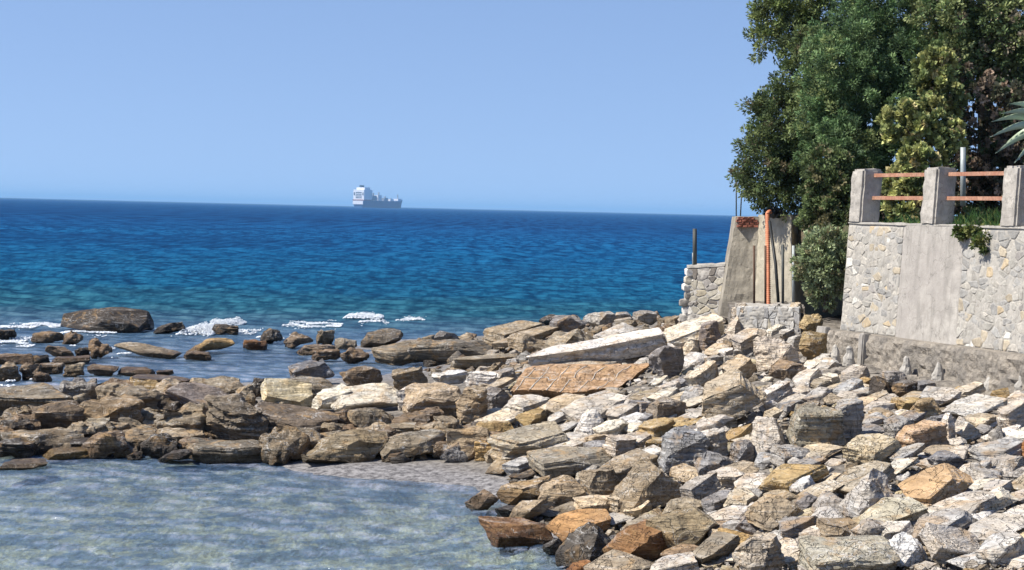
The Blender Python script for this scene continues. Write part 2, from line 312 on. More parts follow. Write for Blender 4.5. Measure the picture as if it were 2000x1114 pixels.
# ------------------------------------------------------------------ sea
def sea():
    ys = [8.]
    while ys[-1] < 900: ys.append(ys[-1]*(1+.0042*(1+max(0, (24-ys[-1])/12))))
    while ys[-1] < 40000: ys.append(ys[-1]*1.05)
    ys = np.array(ys); nc = 560; tx = np.linspace(-.42, .42, nc)
    Y, T = np.meshgrid(ys, tx, indexing='ij'); X = T*Y; dy = np.gradient(ys)[:, None]
    dx = Y*(tx[1]-tx[0]); r = np.random.default_rng(11); Z = np.zeros_like(X)
    gust = .75 + .9*vnoise(X, Y, .03, 21) + .5*vnoise(X, Y, .009, 22)
    for k in range(64):
        lam = .45*(5./.45)**r.random() ; ang = rad(-100) + r.normal()*.75; kx, ky = math.cos(ang)*2*math.pi/lam, math.sin(ang)*2*math.pi/lam
        a = .0125*lam**.75*(.5+r.random()); ph = r.random()*6.28 + 2.5*vnoise(X, Y, .06, 100+k)
        fade = np.clip((lam/np.maximum(dy, dx*.6)-2.2)/2., 0, 1)
        s = np.sin(kx*X+ky*Y+ph); Z += a*fade*(s + .35*np.abs(s)-.2)*(1. if lam < 2.2 else np.clip((Y-70)/110, .3, 1.))
    calm = np.clip((Y-58)/18, 0, 1); calm = .10 + .9*calm
    calm = np.where(X > 1.5, np.maximum(calm, np.clip((Y-50)/20, 0.1, 1)), calm)
    Z = Z*calm*gust*np.clip(2.2-Y/900, .15, 1)
    Z += np.where(Y < 60, .012*(vnoise(X, Y, 3., 51)+vnoise(X, Y*1.4, 5.5, 52)), 0)
    idx = np.arange(len(ys)*nc).reshape(len(ys), nc); f = np.stack([idx[:-1, :-1], idx[:-1, 1:], idx[1:, 1:], idx[1:, :-1]], -1).reshape(-1, 4)
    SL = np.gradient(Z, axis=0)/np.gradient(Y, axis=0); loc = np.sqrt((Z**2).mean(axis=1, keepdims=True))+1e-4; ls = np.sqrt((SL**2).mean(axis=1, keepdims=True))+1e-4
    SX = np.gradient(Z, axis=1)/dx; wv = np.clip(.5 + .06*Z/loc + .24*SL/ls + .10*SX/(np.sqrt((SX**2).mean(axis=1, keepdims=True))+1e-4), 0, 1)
    t = NT('sea_water'); p = t.n('NewGeometry').outputs['Position']; sep = t.n('SeparateXYZ'); t.l(p, sep.inputs[0]); y = sep.outputs[1]
    wob = t.math('ADD', y, t.math('MULTIPLY', t.math('SUBTRACT', t.noise(p, .05, 3), .5), t.math('MULTIPLY', y, .32)))
    ly = t.math('DIVIDE', t.math('LOGARITHM', wob, 10.), 4.)
    col = t.ramp(ly, [(.405, (.18, .265, .39)), (.430, (.095, .155, .235)), (.458, (.030, .080, .125)), (.476, (.010, .060, .100)), (.50, (.004, .052, .115)), (.56, (.003, .046, .125)), (.65, (.003, .044, .135)), (.85, (.006, .062, .165))])  # palest stops put reflected sky into the near water's colour
    def band(sx, sy):
        q = t.n('Mapping'); q.inputs['Scale'].default_value = (sx, sy, 1.); t.l(p, q.inputs[0]); return t.noise(q.outputs[0], 1., 3, .6)
    mp = t.n('Mapping'); mp.inputs['Scale'].default_value = (.35, 1., 1.); t.l(p, mp.inputs[0])
    yy = t.math('DIVIDE', y, 1000.)
    st = t.mix(t.ramp(yy, [(.12, 0.), (.2, 1.)]), band(1.7, .45), t.mix(t.ramp(yy, [(.28, 0.), (.45, 1.)]), band(.8, .11), band(.33, .018))); s2 = t.noise(mp.outputs[0], .16, 4, .6)
    col = t.mix(t.ramp(st, [(.40, 0.), (.60, 1.)]), t.mix(1., col, (.50, .60, .68), 'MULTIPLY'), t.mix(1., col, (1.4, 1.3, 1.2), 'MULTIPLY'))
    col = t.mix(t.ramp(s2, [(.42, .35), (.6, 0.)]), col, t.mix(1., col, (.55, .62, .68), 'MULTIPLY'))
    wa = t.n('Attribute', attribute_name='wave'); wf = wa.outputs['Fac']      # slope and crest contrast painted into the colour, in place of sky reflection
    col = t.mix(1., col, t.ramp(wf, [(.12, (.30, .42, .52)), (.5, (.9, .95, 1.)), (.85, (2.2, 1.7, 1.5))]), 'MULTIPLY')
    # small ripples
    mp2 = t.n('Mapping'); mp2.inputs['Scale'].default_value = (1., .42, 1.); t.l(p, mp2.inputs[0])
    rip = t.math('ADD', t.noise(mp2.outputs[0], 9., 4, .65, .6), t.math('MULTIPLY', t.noise(mp2.outputs[0], 3.2, 4, .6, .4), 2.2))
    bp = t.n('Bump', i_Strength=1., i_Distance=.10); t.l(rip, bp.inputs['Height'])
    dif = t.n('BsdfDiffuse'); t.l(col, dif.inputs[0]); t.l(bp.outputs[0], dif.inputs[1])
    trn = t.n('BsdfTransparent'); trn.inputs[0].default_value = (.74, .86, .92, 1)
    near_n = t.noise(mp2.outputs[0], 7., 4, .7, .5)
    chop = t.n('Mapping'); chop.inputs['Scale'].default_value = (1., .30, 1.); t.l(p, chop.inputs[0])
    cn = t.ramp(t.noise(chop.outputs[0], 9., 5, .75, .6), [(.42, 0.), (.58, 1.)])
    shallow = t.ramp(t.math('DIVIDE', t.math('ADD', y, t.math('MULTIPLY', cn, 11.)), 100.), [(.24, .0), (.34, .34), (.46, .55), (.60, .75), (.72, 1.)])
    m1 = t.n('MixShader'); t.l(shallow, m1.inputs[0]); t.l(trn.outputs[0], m1.inputs[1]); t.l(dif.outputs[0], m1.inputs[2])
    gl = t.n('BsdfGlossy', i_Roughness=.12); t.l(bp.outputs[0], gl.inputs['Normal'])
    fr = t.n('Fresnel', i_IOR=1.33); t.l(bp.outputs[0], fr.inputs['Normal'])
    lim = t.ramp(t.math('DIVIDE', y, 100.), [(.55, 1.), (.75, .13)])
    m2 = t.n('MixShader'); t.l(t.math('MULTIPLY', t.math('MINIMUM', fr.outputs[0], .6), lim), m2.inputs[0]); t.l(m1.outputs[0], m2.inputs[1]); t.l(gl.outputs[0], m2.inputs[2])
    t.t.nodes.remove(t.b); t.l(m2.outputs[0], t.t.nodes['Material Output'].inputs[0])
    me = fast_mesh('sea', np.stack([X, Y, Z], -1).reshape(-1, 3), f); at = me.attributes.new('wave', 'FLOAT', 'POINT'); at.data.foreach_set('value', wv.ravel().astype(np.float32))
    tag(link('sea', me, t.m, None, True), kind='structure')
sea()
# ------------------------------------------------------------------ rocks
COL = {'grey': (.40, .38, .34), 'beige': (.55, .50, .42), 'tan': (.50, .42, .30), 'cream': (.68, .62, .49), 'white': (.70, .67, .61), 'brown': (.28, .205, .135),
       'dark': (.10, .085, .07), 'ochre': (.42, .30, .14), 'orange': (.42, .25, .13), 'slate': (.25, .24, .23), 'pale': (.53, .50, .44), 'yellow': (.58, .50, .32), 'rust': (.30, .15, .06), 'olive': (.34, .28, .195)}
WORD = {'grey': 'grey', 'beige': 'beige', 'tan': 'tan', 'cream': 'cream', 'white': 'whitish', 'brown': 'brown', 'dark': 'dark brown', 'ochre': 'ochre', 'orange': 'orange', 'slate': 'slate grey',
        'pale': 'pale grey', 'yellow': 'yellowish', 'rust': 'rust orange', 'olive': 'olive brown'}
def rock_bm(kind, dims, rnd, L, erode=0.):
    """a block of bedded rock: box, planes cut off, beds stepped in and out"""
    bm = bmesh.new(); bmesh.ops.create_cube(bm, size=1.)
    ncut = {'slab': 5, 'block': 5, 'boulder': 16, 'ledge': 7, 'wedge': 6}[kind]
    for i in range(ncut):
        if kind == 'boulder': n = Vector((rnd.gauss(0, 1), rnd.gauss(0, 1), rnd.gauss(.2, .8))).normalized(); off = rnd.uniform(.37, .50)
        elif kind == 'wedge': n = Vector((rnd.choice((-1, 1))*rnd.uniform(.3, .9), rnd.uniform(-.9, .6), rnd.uniform(.45, .9))).normalized(); off = rnd.uniform(.22, .4)
        elif kind in ('slab', 'ledge'):
            a = rnd.uniform(0, 6.28); n = Vector((math.cos(a), math.sin(a), rnd.uniform(-.35, .45))).normalized(); off = rnd.uniform(.36, .56)
        else:
            n = Vector((rnd.uniform(-1, 1), rnd.uniform(-1, .6), rnd.uniform(-.4, .9))).normalized(); off = rnd.uniform(.42, .60)
        g = bm.verts[:]+bm.edges[:]+bm.faces[:]
        bmesh.ops.bisect_plane(bm, geom=g, plane_co=n*off, plane_no=n, clear_outer=True)
        ed = [e for e in bm.edges if e.is_boundary]
        if ed: bmesh.ops.edgenet_fill(bm, edges=ed)
    for v in bm.verts: v.co.x *= dims[0]; v.co.y *= dims[1]; v.co.z *= dims[2]
    sz = min(dims)
    try: bmesh.ops.bevel(bm, geom=bm.edges[:], offset=sz*(.09 if kind == 'boulder' else .035+.07*erode), segments=1, affect='EDGES', clamp_overlap=True)
    except Exception: pass
    bmesh.ops.recalc_face_normals(bm, faces=bm.faces)
    refine(bm, L); bm.normal_update()
    off = Vector((rnd.uniform(0, 99), rnd.uniform(0, 99), rnd.uniform(0, 99)))
    lay = max(.05, sz*rnd.uniform(.13, .24)); hs = [rnd.uniform(-1, 1) for _ in range(64)]
    strat = {'slab': 1., 'ledge': 1., 'block': .75, 'wedge': .45, 'boulder': .2}[kind]
    m = max(dims)
    for v in bm.verts:
        p = v.co + off; n = v.normal
        k = (v.co.z + .25*lay*noise.noise(p*2.5/m))/lay; k0 = int(math.floor(k)); fr = k-k0
        step = hs[k0 % 64]*(1-abs(n.z))*strat*sz*.075
        if fr < .12 or fr > .9: step -= sz*.022*strat*(1-abs(n.z))
        v.co += n*step
        v.co += n*(noise.noise(p*(2.2/m))*sz*(.06+.14*erode) + noise.noise(p*(4.6/m)+Vector((9, 3, 1)))*sz*.13*erode + abs(noise.noise(p*(5.5/m)))*sz*-.07 + noise.noise(p*(14/m))*sz*.018)
    return bm
rocks = []                              # (object, u, v, w_px, colour, kind, fixed label)
def place_rock(spec, i, rnd, name=None):
    u0_, v0_, u1_, v1_, colk, kind = spec[:6]
    opt = spec[6] if len(spec) > 6 else {}
    grow = .07 if v0_ > 735 and v1_-v0_ < 95 else 0.
    u0_, u1_, v0_ = u0_-grow*(u1_-u0_), u1_+grow*(u1_-u0_), v0_-grow*.6*(v1_-v0_)
    uc = (u0_+u1_)/2; wpx = u1_-u0_; hpx = v1_-v0_
    vb = v1_ + max(4, .12*hpx)
    g = P(uc, vb, opt['D']) if 'D' in opt else ground(uc, min(vb, 1180)); D = g[1]; px = D/F
    w_, h_ = wpx*px, (vb-v0_)*px
    dp = opt.get('depth', {'slab': .75, 'block': .8, 'boulder': .85, 'ledge': .7, 'wedge': .8}[kind])*w_
    dp = min(dp, h_*3.2) if kind != 'ledge' else min(dp, h_*4)
    roll = opt.get('roll', {'slab': rnd.uniform(12, 34) if uc > 950 else rnd.uniform(-6, 14), 'block': rnd.uniform(-8, 16), 'boulder': rnd.uniform(-25, 25), 'ledge': rnd.uniform(-3, 6), 'wedge': rnd.uniform(-10, 20)}[kind])
    pit = opt.get('pitch', {'slab': rnd.uniform(6, 22), 'block': rnd.uniform(0, 14), 'boulder': rnd.uniform(-20, 20), 'ledge': rnd.uniform(2, 8), 'wedge': rnd.uniform(-8, 12)}[kind])
    yaw = opt.get('yaw', rnd.uniform(14, 48) if uc > 950 else rnd.uniform(-10, 40))
    R = Matrix.Rotation(rad(-roll), 3, 'Y')@Matrix.Rotation(rad(pit), 3, 'X')@Matrix.Rotation(rad(yaw), 3, 'Z')
    if kind == 'slab': roll = max(-40, min(40, roll)); lim = math.degrees(math.asin(min(.6, .75*h_/w_))); roll = max(-lim, min(lim, roll))
    thick = h_ if kind != 'slab' else max(.17*w_, h_-w_*math.sin(abs(rad(roll)))*.8)
    dims = (w_, dp, thick)
    pxl = max(w_, h_)/px
    Lm = max(px*4.5, max(w_, h_)/13)
    if kind == 'slab' or kind == 'ledge': Lm = max(px*4.5, w_/18)
    bm = rock_bm(kind, dims, rnd, Lm, 1. if uc < 700 else (.6 if uc < 960 or (uc < 1180 and v1_ < 710) else .12))
    V = np.array([tuple(R@v.co) for v in bm.verts])
    V -= (V.max(0)+V.min(0))/2
    c = np.array([g[0], g[1]+dp*.5, g[2]+h_*.5]); s = np.ones(3)
    for _ in range(7):
        pu, pv = proj(c+V*s)
        s[0] *= min(1.6, max(.5, wpx/(pu.max()-pu.min()))); s[2] *= min(1.6, max(.45, (vb-v0_)/(pv.max()-pv.min()))) 
        pu, pv = proj(c+V*s); q = c[1]/F
        c[0] += (uc-(pu.max()+pu.min())/2)*q; c[2] -= ((v0_+vb)/2-(pv.max()+pv.min())/2)*q
    V = V*s; base = c + np.array([0, 0, V[:, 2].min()]); V[:, 2] -= V[:, 2].min()
    for v, q in zip(bm.verts, V): v.co = q
    nm = name or {'slab': 'rock_slab', 'block': 'rock_block', 'boulder': 'boulder', 'ledge': 'rock_ledge', 'wedge': 'rock'}[kind]
    me = bm_mesh(nm, bm); o = link(nm, me, M['rock']); o.location = base
    k = opt.get('tint', COL[colk]); j = (1.04 if uc > 900 or colk in ('cream', 'white', 'yellow') or h_ > 9 else .74)+rnd.uniform(-.10, .10); h2 = rnd.uniform(-.04, .04)
    o.color = (k[0]*j*(1+h2), k[1]*j, k[2]*j*(1-h2), 1)
    rocks.append([o, uc, (v0_+v1_)/2, wpx, hpx, colk, kind, opt.get('label')])
    return o
L_ = lambda s: {'label': s}
def o_(label=None, **k):
    if label: k['label'] = label
    return k
HERO = [
 (118,600,302,646,'dark','boulder',o_('long dark humped rock in the sea, the farthest out at the left',pitch=0,roll=-4)),
 (299,628,362,650,'dark','boulder',o_('low dark rock between the humped sea rock and the white splash')),
 (413,633,467,651,'dark','ledge',o_('small dark rock just right of the white splash')),
 (-12,643,33,661,'dark','ledge'),(60,646,128,667,'brown','ledge'),(121,643,163,670,'brown','wedge'),(88,675,146,698,'brown','boulder'),(145,678,176,696,'dark','block'),
 (172,660,220,697,'brown','wedge'),(222,668,355,698,'olive','boulder',o_('broad rounded brown rock in the water behind the left ridge')),(358,685,413,701,'brown','ledge'),
 (366,660,459,689,'ochre','wedge',o_('golden brown rock standing in the lagoon right of the broad rounded rock')),(474,663,523,681,'rust','ledge'),(507,641,553,669,'dark','wedge',o_('dark pyramid rock at the edge of the breakers')),
 (-10,690,66,709,'brown','ledge'),(62,693,98,708,'dark','block'),(100,694,177,709,'brown','ledge'),(-10,706,42,742,'olive','block'),(37,708,82,740,'brown','block'),(70,708,127,729,'brown','ledge'),
 (122,708,167,734,'olive','block'),(62,726,102,745,'brown','boulder'),(170,711,233,732,'brown','boulder'),(228,716,305,733,'brown','ledge'),(304,722,340,732,'brown','ledge'),(254,731,376,749,'brown','ledge',o_('flat brown slab barely above water behind the left ridge')),
 (136,738,192,775,'slate','wedge',o_('dark grey peaked boulder above the large flat topped boulder at left')),
 (-30,750,153,818,'beige','ledge',o_('large flat topped greyish boulder at the left edge',tint=(.30,.265,.20),roll=-2,pitch=10)),
 (-15,812,70,846,'olive','ledge'),(62,784,172,845,'brown','boulder',o_('rounded brown boulder below the large flat topped boulder',tint=(.24,.18,.12))),
 (152,772,274,845,'ochre','block',o_('boulder with an orange left shoulder and dark right side',tint=(.31,.23,.14),yaw=30)),
 (228,756,326,815,'olive','block',o_('grey brown square boulder with a black shaded right side',yaw=38)),(317,756,364,785,'brown','block'),
 (322,748,440,812,'grey','slab',o_('purplish grey slab leaning on the left ridge below the tan overhang',roll=-30,pitch=30,tint=(.33,.29,.26),yaw=-10)),(306,788,402,866,'tan','block',o_('big jointed tan block at the left end of the central ridge',roll=4,pitch=16,tint=(.33,.28,.20),yaw=8)),
 (390,768,528,868,'olive','ledge',o_('biggest rock ledge of the left ridge, jointed and brown grey',tint=(.29,.25,.19),pitch=18,roll=-10,yaw=10)),
 (375,736,468,778,'tan','slab',o_('tan overhanging slab on top of the biggest ledge',roll=-12)),(462,752,498,794,'tan','block',o_('upright tan stone on the biggest left ledge')),(490,739,520,773,'dark','block'),
 (515,741,606,796,'yellow','slab',o_('pale yellow tilted slab left of the mottled grey boulder',roll=-28,pitch=30,yaw=25)),
 (8,834,168,884,'olive','ledge'),(88,872,192,896,'ochre','ledge'),(164,842,248,892,'brown','boulder'),(228,836,312,884,'olive','boulder'),
 (308,832,396,882,'tan','block',o_('tan and grey block at the waterline below the biggest ledge')),(313,878,374,903,'dark','boulder',o_('small black wet rock at the waterline of the left ridge')),
 (370,856,530,901,'olive','ledge',o_('long low brown ledge at the waterline',tint=(.29,.25,.19))),(2,896,88,916,'olive','ledge',o_('small flat islet of rock alone in the near lagoon')),
 (50,866,96,888,'dark','boulder'),(-8,846,20,880,'brown','block'),
 (553,648,612,677,'brown','wedge'),(617,644,654,671,'olive','block'),(652,660,698,681,'tan','wedge'),(578,672,658,692,'brown','ledge'),(608,681,668,704,'brown','ledge'),(664,678,722,708,'rust','boulder',o_(None,tint=(.27,.19,.12))),
 (704,641,788,676,'brown','boulder',o_('lumpy brown rock at the far waterline right of the breaking wave',tint=(.22,.19,.15))),(848,646,898,667,'slate','boulder'),(724,664,850,710,'olive','ledge',o_('low brown tongue of rock shelf pointing left into the lagoon',roll=10)),
 (795,662,968,706,'olive','ledge',o_(None,tint=(.30,.26,.20),roll=6)),(943,626,1062,676,'olive','slab',o_('olive grey tilted slab at the far shelf, left of the dark ridge',roll=12)),(826,703,855,714,'dark','ledge'),(880,690,1010,716,'olive','ledge'),
 (562,700,654,747,'grey','boulder',o_('round mottled blue grey boulder with a white cap',tint=(.27,.275,.29))),(662,714,748,755,'brown','boulder'),(764,716,836,760,'olive','slab'),(535,736,664,778,'olive','ledge'),
 (614,750,690,797,'cream','slab',o_('cream slab, leftmost of the row of pale flat slabs',roll=16,pitch=24)),(652,750,780,800,'cream','slab',o_('wide cream slab in the row, with a crack across',roll=8,pitch=26,yaw=4)),
 (776,755,811,798,'white','block'),(792,749,897,813,'cream','block',o_('cream topped block with brown layered front',roll=3,pitch=13,yaw=4,tint=(.46,.38,.27))),
 (893,755,950,823,'brown','block',o_('brown square block right of the cream topped block',roll=0,pitch=8,yaw=8,tint=(.36,.28,.18))),(941,756,997,803,'slate','block'),
 (842,722,914,752,'white','ledge'),(908,724,974,757,'white','ledge'),(498,784,655,856,'olive','slab',o_('big brown slab sloping down right below the pale yellow slab',roll=-14,pitch=26,tint=(.28,.23,.175))),
 (630,800,692,838,'brown','wedge'),(684,798,768,848,'olive','boulder'),(507,834,602,901,'olive','wedge',o_('olive brown peaked rock at the waterline with a pale diagonal edge')),
 (598,840,748,904,'tan','boulder',o_('large tan faced boulder at the front of the ridge',tint=(.34,.28,.18))),(742,840,862,896,'olive','boulder'),(863,862,914,899,'slate','wedge'),(877,834,964,894,'olive','boulder'),
 (764,804,836,844,'brown','boulder'),(812,795,864,826,'brown','block'),(848,820,897,864,'olive','block'),(918,797,984,824,'cream','slab'),(933,799,1027,838,'cream','slab',o_('cream tilted slab left of the pale grey pointed rock',roll=22,pitch=20)),
 (928,860,964,898,'ochre','block'),(948,876,996,902,'olive','block'),
 (958,634,1102,678,'olive','slab'),(990,650,1072,692,'olive','boulder'),(1052,614,1102,634,'dark','wedge'),(1073,615,1145,658,'slate','boulder',o_('dark grey lumpy rock at the crest of the far ridge')),
 (1138,608,1204,642,'grey','boulder'),(1200,609,1238,628,'grey','boulder'),(1234,606,1284,632,'grey','boulder',o_('rounded grey rock at the far tip of the point')),(1062,642,1176,694,'olive','wedge'),
 (1158,630,1248,662,'pale','slab'),(1028,640,1304,717,'white','slab',o_('very long white slab sloping up to the right',roll=15,pitch=14,yaw=2,depth=.3,th=.5)),
 (1296,610,1416,680,'cream','slab',o_('cream slab pointing up at the foot of the old buttress',roll=24,pitch=16,yaw=6,th=.6)),(1364,626,1414,680,'brown','block',o_('shaded grey brown end block under the pointing cream slab',tint=(.24,.20,.17))),
 (1328,659,1370,694,'cream','block'),(1068,680,1277,720,'tan','ledge',o_('tan ledge between the long white slab and orange slab',roll=7,tint=(.42,.36,.28))),
 (1266,675,1337,738,'grey','boulder',o_('rounded grey brown block at the right end of the orange slab',tint=(.30,.27,.24))),(1334,704,1404,762,'cream','slab'),
 (1406,692,1478,745,'tan','slab'),(1370,721,1498,824,'tan','slab',o_('big tan slab on edge, pointing up right, centre of the rubble',roll=30,pitch=16,yaw=28,tint=(.46,.39,.28))),
 (1266,775,1338,818,'olive','block',o_('squared brown block with a black underside',roll=-4,tint=(.32,.26,.19))),(1187,789,1252,822,'grey','slab'),(1124,801,1186,849,'white','wedge',o_('pale grey pointed rock in the middle of the rubble')),
 (1102,765,1220,822,'beige','slab'),(1064,769,1148,808,'tan','slab'),(985,771,1068,804,'pale','block'),
 (960,825,1100,897,'beige','slab',o_('broad beige slab with a dark undercut, above the mud flat',roll=4,pitch=24,yaw=10,tint=(.40,.355,.265))),
 (1049,845,1162,884,'beige','slab'),(1038,874,1192,930,'olive','slab',o_('grey brown slab overhanging a black hollow beside the mud flat',roll=8,tint=(.29,.26,.2))),
 (1290,834,1381,915,'grey','block',o_('square striped grey block',roll=-3,pitch=8,yaw=6,tint=(.30,.30,.295))),(1376,838,1420,894,'grey','block'),(1292,808,1371,838,'ochre','slab'),
 (1180,850,1240,890,'beige','block'),(1230,870,1292,905,'pale','slab'),
 (911,957,971,995,'brown','boulder',o_('small brown rock alone at the edge of the near lagoon',tint=(.26,.20,.14))),(976,930,1079,986,'ochre','boulder',o_('golden brown block at the lagoon edge',tint=(.33,.24,.13))),
 (1056,930,1141,984,'olive','boulder'),(1182,892,1334,992,'tan','wedge',o_('large olive tan triangular rock above the lagoon corner',tint=(.35,.29,.20))),(1134,912,1206,972,'olive','boulder'),(1178,878,1288,938,'olive','slab'),
 (1123,968,1195,1012,'tan','block'),(1188,968,1232,1011,'tan','block'),(1220,976,1270,1011,'cream','slab',o_('small bright cream slab below the large triangular rock',tint=(.62,.50,.33))),
 (943,1010,1076,1064,'rust','block',o_('rust orange wet block at the water corner',roll=-6,tint=(.22,.12,.055))),(971,988,1040,1018,'dark','ledge'),(1072,996,1186,1054,'orange','slab',o_('orange tilted slab lying over the black wet rock',roll=20,pitch=22,tint=(.46,.27,.12))),
 (1092,1022,1204,1098,'dark','wedge',o_('black wet rock with pale scratches at the near waterline',tint=(.095,.085,.07))),(1062,1053,1102,1084,'dark','boulder'),(1185,1018,1309,1102,'rust','boulder',o_('dark rock with bright orange patches, right of the black wet rock',tint=(.26,.15,.07))),
 (1270,992,1401,1070,'tan','boulder',o_('big rounded tan boulder near the bottom centre',tint=(.33,.27,.17))),(1298,973,1384,1019,'olive','boulder'),(1219,1005,1296,1036,'olive','slab'),
 (1103,1095,1158,1140,'rust','block'),(1148,1076,1277,1140,'olive','slab'),(1270,1080,1362,1140,'beige','slab'),(1350,1040,1440,1100,'olive','slab'),(1332,923,1409,982,'grey','slab'),(1371,957,1442,999,'slate','slab'),
 (1542,792,1646,880,'beige','block',o_('large square beige cube of rock',roll=2,pitch=12,yaw=4,tint=(.36,.32,.235))),(1618,782,1684,864,'grey','block'),(1466,816,1549,895,'pale','wedge'),
 (1652,849,1755,910,'yellow','block',o_('yellow topped block with a clean grey right face',roll=16,pitch=18,yaw=38,tint=(.50,.43,.29))),(1728,812,1783,856,'grey','block'),
 (1754,822,1848,885,'orange','block',o_('white and orange upright block with brown right face',tint=(.52,.38,.25))),(1838,809,1865,864,'white','block',o_('narrow white upright stone')),
 (1861,815,1913,861,'beige','wedge'),(1889,854,2002,904,'grey','slab',o_('long grey slab with dark cracks near the right edge',roll=14)),(1777,778,1837,824,'ochre','block',o_('ochre block below the concrete footing',tint=(.46,.34,.19))),
 (1630,902,1741,968,'beige','slab',o_('beige slab with broad shaded face, below the yellow topped block',roll=24,yaw=35,tint=(.38,.34,.26))),(1635,914,1756,1011,'pale','wedge',o_('pale upright flake of rock with a pointed top',tint=(.44,.41,.36))),
 (1762,908,1893,994,'ochre','slab',o_('orange tan slab with a dark brown shaded side',roll=28,pitch=14,yaw=34,tint=(.50,.36,.21))),(1672,973,1808,1036,'beige','slab',o_('broad beige slab tipped left, under the pale pointed flake',roll=14,pitch=26,tint=(.46,.42,.31))),
 (1548,962,1600,999,'slate','boulder',o_('small dark grey rounded stone')),(1461,968,1566,1034,'tan','wedge',o_('tan hump of rock with a dark left side',tint=(.37,.31,.22))),(1438,1002,1487,1044,'slate','boulder'),
 (1489,908,1611,960,'ochre','slab'),(1545,930,1600,965,'white','wedge'),(1813,960,1935,1016,'beige','slab'),(1880,990,1944,1022,'white','block',o_('bright white squared stone near the right edge')),
 (1776,995,1893,1057,'grey','slab'),(1802,1023,1910,1093,'pale','slab',o_('pale striped slab standing on edge near the bottom right',roll=-24,pitch=30)),(1728,1040,1806,1102,'white','wedge'),
 (1570,1049,1746,1135,'cream','block',o_('big cream topped block cut off by the bottom edge',roll=6,pitch=14,yaw=6,tint=(.46,.42,.32))),(1436,1043,1528,1135,'beige','block',o_('squared beige block at the bottom edge',tint=(.44,.38,.29))),
 (1475,1028,1574,1068,'grey','slab'),(1596,1012,1682,1054,'olive','block'),(1889,1004,2006,1058,'beige','slab'),(1911,1040,2010,1102,'pale','slab'),(1548,866,1645,902,'tan','slab'),(1438,925,1512,962,'pale','slab'),
 (1560,646,1616,702,'ochre','boulder',o_('golden boulder, the lower of two at the end of the footing',tint=(.34,.26,.14))),(1412,616,1454,664,'beige','wedge'),(1426,598,1452,624,'beige','block',{'D': 37.2}),(1436,590,1466,608,'pale','block',{'D': 37.1}),(1536,590,1570,608,'tan','block',{'D': 36.5}),(1496,591,1524,604,'grey','slab',{'D': 36.9}),(1424,620,1444,648,'grey','block',{'D': 37.0}),(1700,736,1748,778,'dark','wedge'),(1742,742,1790,776,'dark','block'),(1535,655,1568,690,'pale','block'),(1560,612,1608,650,'ochre','boulder',o_('smaller golden boulder perched on the lower one',tint=(.44,.34,.19))),  # dark wedge and block added under the footing, their colour standing for hollow's shade
 (1470,655,1562,720,'beige','wedge'),(1425,640,1500,690,'beige','slab'),(1480,745,1545,790,'white','slab'),(1500,700,1580,745,'brown','boulder'),(1840,770,1960,812,'pale','slab'),(1950,780,2010,840,'beige','slab'),
 (1640,712,1700,752,'grey','slab'),(1990,850,2030,900,'rust','block'),(1360,880,1440,935,'slate','boulder'),(1418,860,1475,915,'slate','block'),
]
rnd = random.Random(7)
# joints on the orange slab are real pale ridges, built later
hero_objs = []
for i, s in enumerate(HERO): hero_objs.append(place_rock(s, i, random.Random(1000+i)))
# medium stones filling the gaps of the rubble, each its own object
boxes = [(s[0], s[1], s[2], s[3]) for s in HERO] + [(990, 708, 1275, 790)]
def inside_rubble(u, v):
    top = np.interp(u, [900, 1000, 1100, 1300, 1420, 1560, 1660, 2010], [770, 735, 700, 655, 635, 665, 738, 788])
    edge = np.interp(v, [690, 800, 900, 950, 1010, 1060, 1114], [1000, 900, 960, 990, 1000, 1090, 1140])
    return v > top and u > edge
zones = [('beige', 3.4), ('pale', 2.6), ('white', 1.3), ('grey', 2.4), ('tan', 2.6), ('cream', 2), ('yellow', 1), ('ochre', .9), ('slate', .8), ('olive', 1)]
left_z = [('olive', 3), ('brown', 4), ('tan', 1), ('dark', 1), ('ochre', .6), ('grey', .6)]
def pick(z): return rnd.choices([a for a, _ in z], [b for _, b in z])[0]
cnt = 0; tries = 0
while cnt < 175 and tries < 9000:
    tries += 1
    u = rnd.uniform(930, 2020); v = rnd.uniform(640, 1112)
    if not inside_rubble(u, v): continue
    wv = rnd.uniform(34, 84)*(.55+.6*(v-640)/470); hv = wv*rnd.uniform(.32, .62)
    b = (u-wv/2, v-hv, u+wv/2, v)
    bad = False
    for q in boxes:
        ix = min(b[2], q[2])-max(b[0], q[0]); iy = min(b[3], q[3])-max(b[1], q[1])
        if ix > 0 and iy > 0 and ix*iy > .42*wv*hv: bad = True; break
    if bad: continue
    boxes.append(b); low = v > 900 and u < 1420
    place_rock((*b, pick(left_z if low else zones), rnd.choice(['slab', 'slab', 'slab', 'block', 'wedge'])), 0, random.Random(5000+cnt)); cnt += 1
cnt2 = 0; tries = 0
while cnt2 < 60 and tries < 6000:                 # gaps of the left ridge
    tries += 1
    u = rnd.uniform(0, 1000); v = rnd.uniform(782, 895)
    wv = rnd.uniform(28, 74); hv = wv*rnd.uniform(.45, .7); b = (u-wv/2, v-hv, u+wv/2, v)
    if b[2] > 505 and b[1] < 822: continue
    if any(min(b[2], q[2])-max(b[0], q[0]) > 0 and min(b[3], q[3])-max(b[1], q[1]) > 0 and (min(b[2], q[2])-max(b[0], q[0]))*(min(b[3], q[3])-max(b[1], q[1])) > .6*wv*hv for q in boxes): continue
    boxes.append(b); place_rock((*b, pick(left_z), rnd.choice(['slab', 'block', 'boulder'])), 0, random.Random(9000+cnt2)); cnt2 += 1
